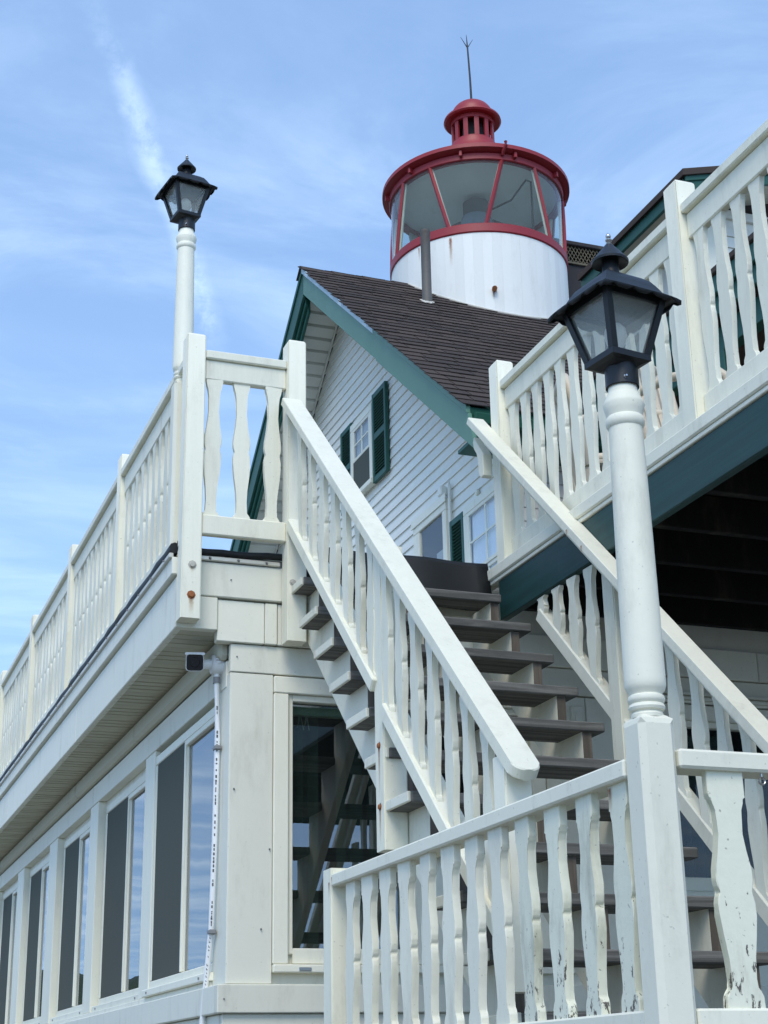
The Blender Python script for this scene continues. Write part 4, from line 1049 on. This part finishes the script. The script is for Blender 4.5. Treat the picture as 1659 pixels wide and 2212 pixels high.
# ================================================================== HOUSE ON THE RIGHT (upper storey) AND THE PORCH
UH = thing('side_house', 'white sided upper storey with green fascia and boarded eaves behind the raised deck', 'house', (8, 11, 2.26))
UX, UY = 6.40, 9.58
box('front_wall', UH, 'siding_white', (UX, 11.5), (UY, UY + .1), (2.3, 6.60), 0)
box('side_wall', UH, 'siding_white', (UX, UX + .1), (UY + .1, 10.9), (4.2, 6.60), 0)
for i in range(24):
    z = 4.2 + i * .105
    if z + .10 > 6.60 : break
    V = [(UX + .06, UY - .015, z), (11.5, UY - .015, z), (11.5, UY - .002, z + .103), (UX + .06, UY - .002, z + .103), (UX + .06, UY + .02, z), (11.5, UY + .02, z), (11.5, UY + .02, z + .103), (UX + .06, UY + .02, z + .103)]
    link('clapboard', poly_me(V, [(0, 1, 2, 3), (7, 6, 5, 4), (0, 4, 5, 1), (1, 5, 6, 2), (2, 6, 7, 3), (3, 7, 4, 0)], 'siding_white'), UH, (0, 0, 0))
box('corner_board', UH, 'white_paint_clean', (UX - .02, UX + .058), (UY - .022, UY + .12), (4.2, 6.58), .004)
# low-pitched roof, eave corner at (6.0, 9.2, 6.66)
EX, EY, EZ = 6.0, 9.21, 6.66; KP = .27
def rafter(name, m, y0, y1, t0, t1, xa=EX, xb=9.0):
    pts = [(xa, EZ - t0), (xb, EZ + KP * (xb - EX) - t0), (xb, EZ + KP * (xb - EX) - t1), (xa, EZ + KP * (xa - EX) - t1)]
    pts[0] = (xa, EZ + KP * (xa - EX) - t0)
    return link(name, prism_me(pts, y1 - y0, 'y', m, .003), UH, (0, (y0 + y1) / 2, 0))
rafter('roof_deck', 'shingle', EY - .03, 11.0, -.03, .03, EX - .03)
rafter('rake_board', 'green_paint', EY, EY + .03, .03, .16)
rafter('rake_trim', 'green_paint', EY - .012, EY + .02, .028, .075)
box('eave_board', UH, 'green_paint', (EX, EX + .03), (EY + .032, 11.0), (EZ - .135, EZ - .03), .003)
for i in range(4):
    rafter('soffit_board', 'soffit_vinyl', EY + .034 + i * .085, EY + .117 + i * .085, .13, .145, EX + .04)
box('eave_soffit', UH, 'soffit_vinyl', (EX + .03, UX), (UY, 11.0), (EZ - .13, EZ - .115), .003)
box('frieze', UH, 'siding_white', (UX, 11.5), (UY - .03, UY), (6.56, 6.64), .004)
PR = thing('porch', 'covered porch with green layered eaves and brown walls on the raised deck', 'porch', (6, 8, 2.26))
PX, PZ = 4.80, 4.52
box('roof_deck', PR, 'shingle', (PX - .02, 6.4), (5.2, 9.17), (PZ - .02, PZ + .02), .004)
box('eave_board', PR, 'green_paint', (PX, PX + .03), (5.2, 8.86), (PZ - .135, PZ - .022), .004)
box('eave_trim', PR, 'green_paint', (PX + .032, PX + .06), (5.2, 8.86), (PZ - .25, PZ - .11), .004)
box('header', PR, 'green_paint', (PX + .12, PX + .2), (5.4, 9.16), (PZ - .42, PZ - .26), .004)
box('ceiling', PR, 'brown_wall', (PX + .06, 6.4), (5.2, 9.17), (PZ - .14, PZ - .12), 0)
box('back_wall', PR, 'brown_wall', (5.5, 5.6), (5.4, 9.17), (2.27, PZ - .14), 0)
for i in range(12): box('wall_board', PR, 'brown_wall', (5.485, 5.5), (5.4 + i * .31, 5.70 + i * .31), (2.27, PZ - .15), .004)
for y in (5.45, 7.3, 9.0): box('porch_post', PR, 'green_paint', (PX + .11, PX + .21), (y, y + .1), (2.27, PZ - .42), .005)

# ================================================================== SMALL THINGS
def chair(label, x, y, rot):
    C = thing('plastic_chair', label, 'chair', (x, y, 2.263), 'resin chairs on the raised deck')
    Rm = Matrix.Translation((x, y, 2.263)) @ Matrix.Rotation(rot, 4, 'Z')
    def pt(*p): return tuple(Rm @ Vector(p))
    def addm(name, me): o = link(name, me, C, (0, 0, 0)); return o
    def bent(pts, r, seg=8): return tube_me([pt(*p) for p in pts], r, 'chair_resin', seg)
    # back: rounded frame with a solid lower web and slats
    fr = [(-.22, .20, .40), (-.24, .24, .62), (-.23, .27, .80), (-.19, .285, .86), (-.10, .29, .885), (.10, .29, .885), (.19, .285, .86), (.23, .27, .80), (.24, .24, .62), (.22, .20, .40)]
    addm('back_frame', bent(fr, .024))
    for q in (-.12, -.04, .04, .12): addm('back_slat', bent([(q, .205, .42), (q * 1.05, .25, .64), (q * 1.05, .287, .87)], .016, 6))
    me = box_me(.46, .44, .03, 'chair_resin', .012); o = link('seat', me, C, Rm @ Vector((0, 0, .415))); o.rotation_euler = (0, 0, rot)
    for sx in (-1, 1):
        addm('arm', bent([(sx * .25, .22, .62), (sx * .275, .05, .64), (sx * .27, -.16, .63), (sx * .26, -.21, .58), (sx * .25, -.22, .42)], .022))
        addm('leg', bent([(sx * .24, -.21, .42), (sx * .27, -.25, .0)], .022)); addm('leg', bent([(sx * .21, .19, .42), (sx * .24, .28, .0)], .022))
chair('beige plastic armchair behind the railing post of the raised deck', 3.66, 5.62, R(35))
chair('beige plastic armchair beside the lamp on the raised deck', 3.52, 6.15, R(70))
# bullet camera on the corner and its conduit
SC = thing('security_camera', 'white bullet security camera on a round junction box at the sunroom corner', 'camera', (1.69, 6.66, 1.75))
link('junction_box', lathe_me([(0, .052), (.036, .052), (.044, .047), (.046, .0), (0, 0)], 'pvc_white', 24, 40), SC, (1.710, 6.685, 1.775)).rotation_euler = (0, R(-90), 0)
q = link('cover_screw', lathe_me([(0, .007), (.013, .006), (.014, 0)], 'pvc_white', 16, 40), SC, (1.682, 6.641, 1.783)); q.rotation_euler = (R(90), 0, 0)
box('screw_slot', None, 'pvc_grey', (1.671, 1.693), (6.632, 6.635), (1.782, 1.7845), 0, subof=q)
tube('arm', SC, 'pvc_white', [(1.665, 6.685, 1.775), (1.62, 6.68, 1.772), (1.60, 6.68, 1.772)], [.024, .02, .024], 14)
def rr_me(w, h, r, th, m, y=0):
    ol = []
    for cx, cz, a in ((1, 1, 0), (-1, 1, 90), (-1, -1, 180), (1, -1, 270)):
        for k in range(5): ol.append((cx * (w / 2 - r) + r * math.cos(R(a + 22.5 * k)), cz * (h / 2 - r) + r * math.sin(R(a + 22.5 * k))))
    return prism_me(ol, th, 'y', m)
CP = Vector((1.580, 6.66, 1.772)); aim = (Vector((0, 0, 0)) - CP).normalized()
e_ = aim.to_track_quat('-Y', 'Z').to_euler()
for nm, me, dd in (('body', rr_me(.080, .078, .016, .16, 'pvc_white'), -.06), ('face_plate', rr_me(.073, .070, .013, .006, 'lens_black'), .022),
                   ('sun_hood', rr_me(.087, .012, .005, .17, 'pvc_white'), -.05)):
    c_ = CP + aim * dd + (Vector((0, 0, .040)) if nm == 'sun_hood' else Vector((0, 0, 0)))
    o = link(nm, me, SC, c_); o.rotation_euler = e_
o = link('lens', lathe_me([(0, .004), (.010, .004), (.0105, .006), (.020, .006), (.022, .003), (.022, 0)], 'lens_black', 24, 40), SC, CP + aim * .024); o.rotation_euler = aim.to_track_quat('Z', 'Y').to_euler()
CD = thing('conduit', 'thin white plastic conduit with grey clips running down the sunroom corner', 'conduit', (1.69, 6.78, -.6))
cpts = [(1.686, 6.685, 1.735), (1.690, 6.685, 1.66), (1.694, 6.682, 1.45), (1.692, 6.69, 1.0), (1.690, 6.71, .64), (1.684, 6.80, .30), (1.66, 6.86, -.2), (1.655, 6.87, -1.2)]
tube('pipe', CD, 'pvc_white', cpts, .0125, 12)
lathe('coupling', CD, 'pvc_grey', (1.687, 6.685, 1.690), [(.0165, 0), (.0155, .028), (.012, .028)], 14)
for (x, y, z) in ((1.696, 6.684, 1.40), (1.694, 6.712, .62)): box('clip', CD, 'pvc_grey', (x - .018, x + .012), (y - .026, y + .022), (z - .010, z + .010), .004)
rp = random.Random(5); z = 1.62                   # printed lettering along the conduit, too fine to read
V = []; F = []
while z > .32:
    i = 0
    q = (1.66 - z) / 1.34
    import bisect
    for a, b in zip(cpts, cpts[1:]):
        if b[2] <= z <= a[2]:
            f_ = (a[2] - z) / (a[2] - b[2]); x = a[0] + f_ * (b[0] - a[0]); y = a[1] + f_ * (b[1] - a[1]); break
    hgt = rp.uniform(.005, .014)
    if rp.random() < .72 and not (.75 < z < .80 or 1.49 < z < 1.52):
        b = len(V); wv = rp.uniform(.002, .004)
        for dx, dz in ((-wv, 0), (wv, 0), (wv, hgt), (-wv, hgt)): V.append((x - .004 + dx, y - .0129, z + dz))
        F.append((b, b + 1, b + 2, b + 3))
    z -= hgt + rp.uniform(.003, .009)
link('printed_marking', poly_me(V, F, 'print_dark'), CD, (0, 0, 0))
# bottle on the window ledge inside
BT = thing('spray_bottle', 'small pale bottle with a red cap standing on the window ledge', 'bottle', (2.235, 6.66, .516))
lathe('bottle_body', BT, 'bottle_pale', (2.235, 6.66, .516), [(0, 0), (.022, .001), (.024, .008), (.024, .075), (.018, .095), (.009, .108), (.009, .12), (0, .12)], 20)
lathe('bottle_cap', BT, 'red_cap', (2.235, 6.66, .636), [(.011, -.006), (.012, 0), (.012, .024), (.008, .030), (0, .030)], 16)
lathe('bottle_label', BT, 'print_dark', (2.235, 6.66, .516), [(.0243, .018), (.0245, .019), (.0245, .034), (.0243, .035)], 20)

# ------------------------------------------------------------------ lift everything so that the ground is z = 0
for o in COL.objects:
    if o.parent is None: o.location.z += EYE
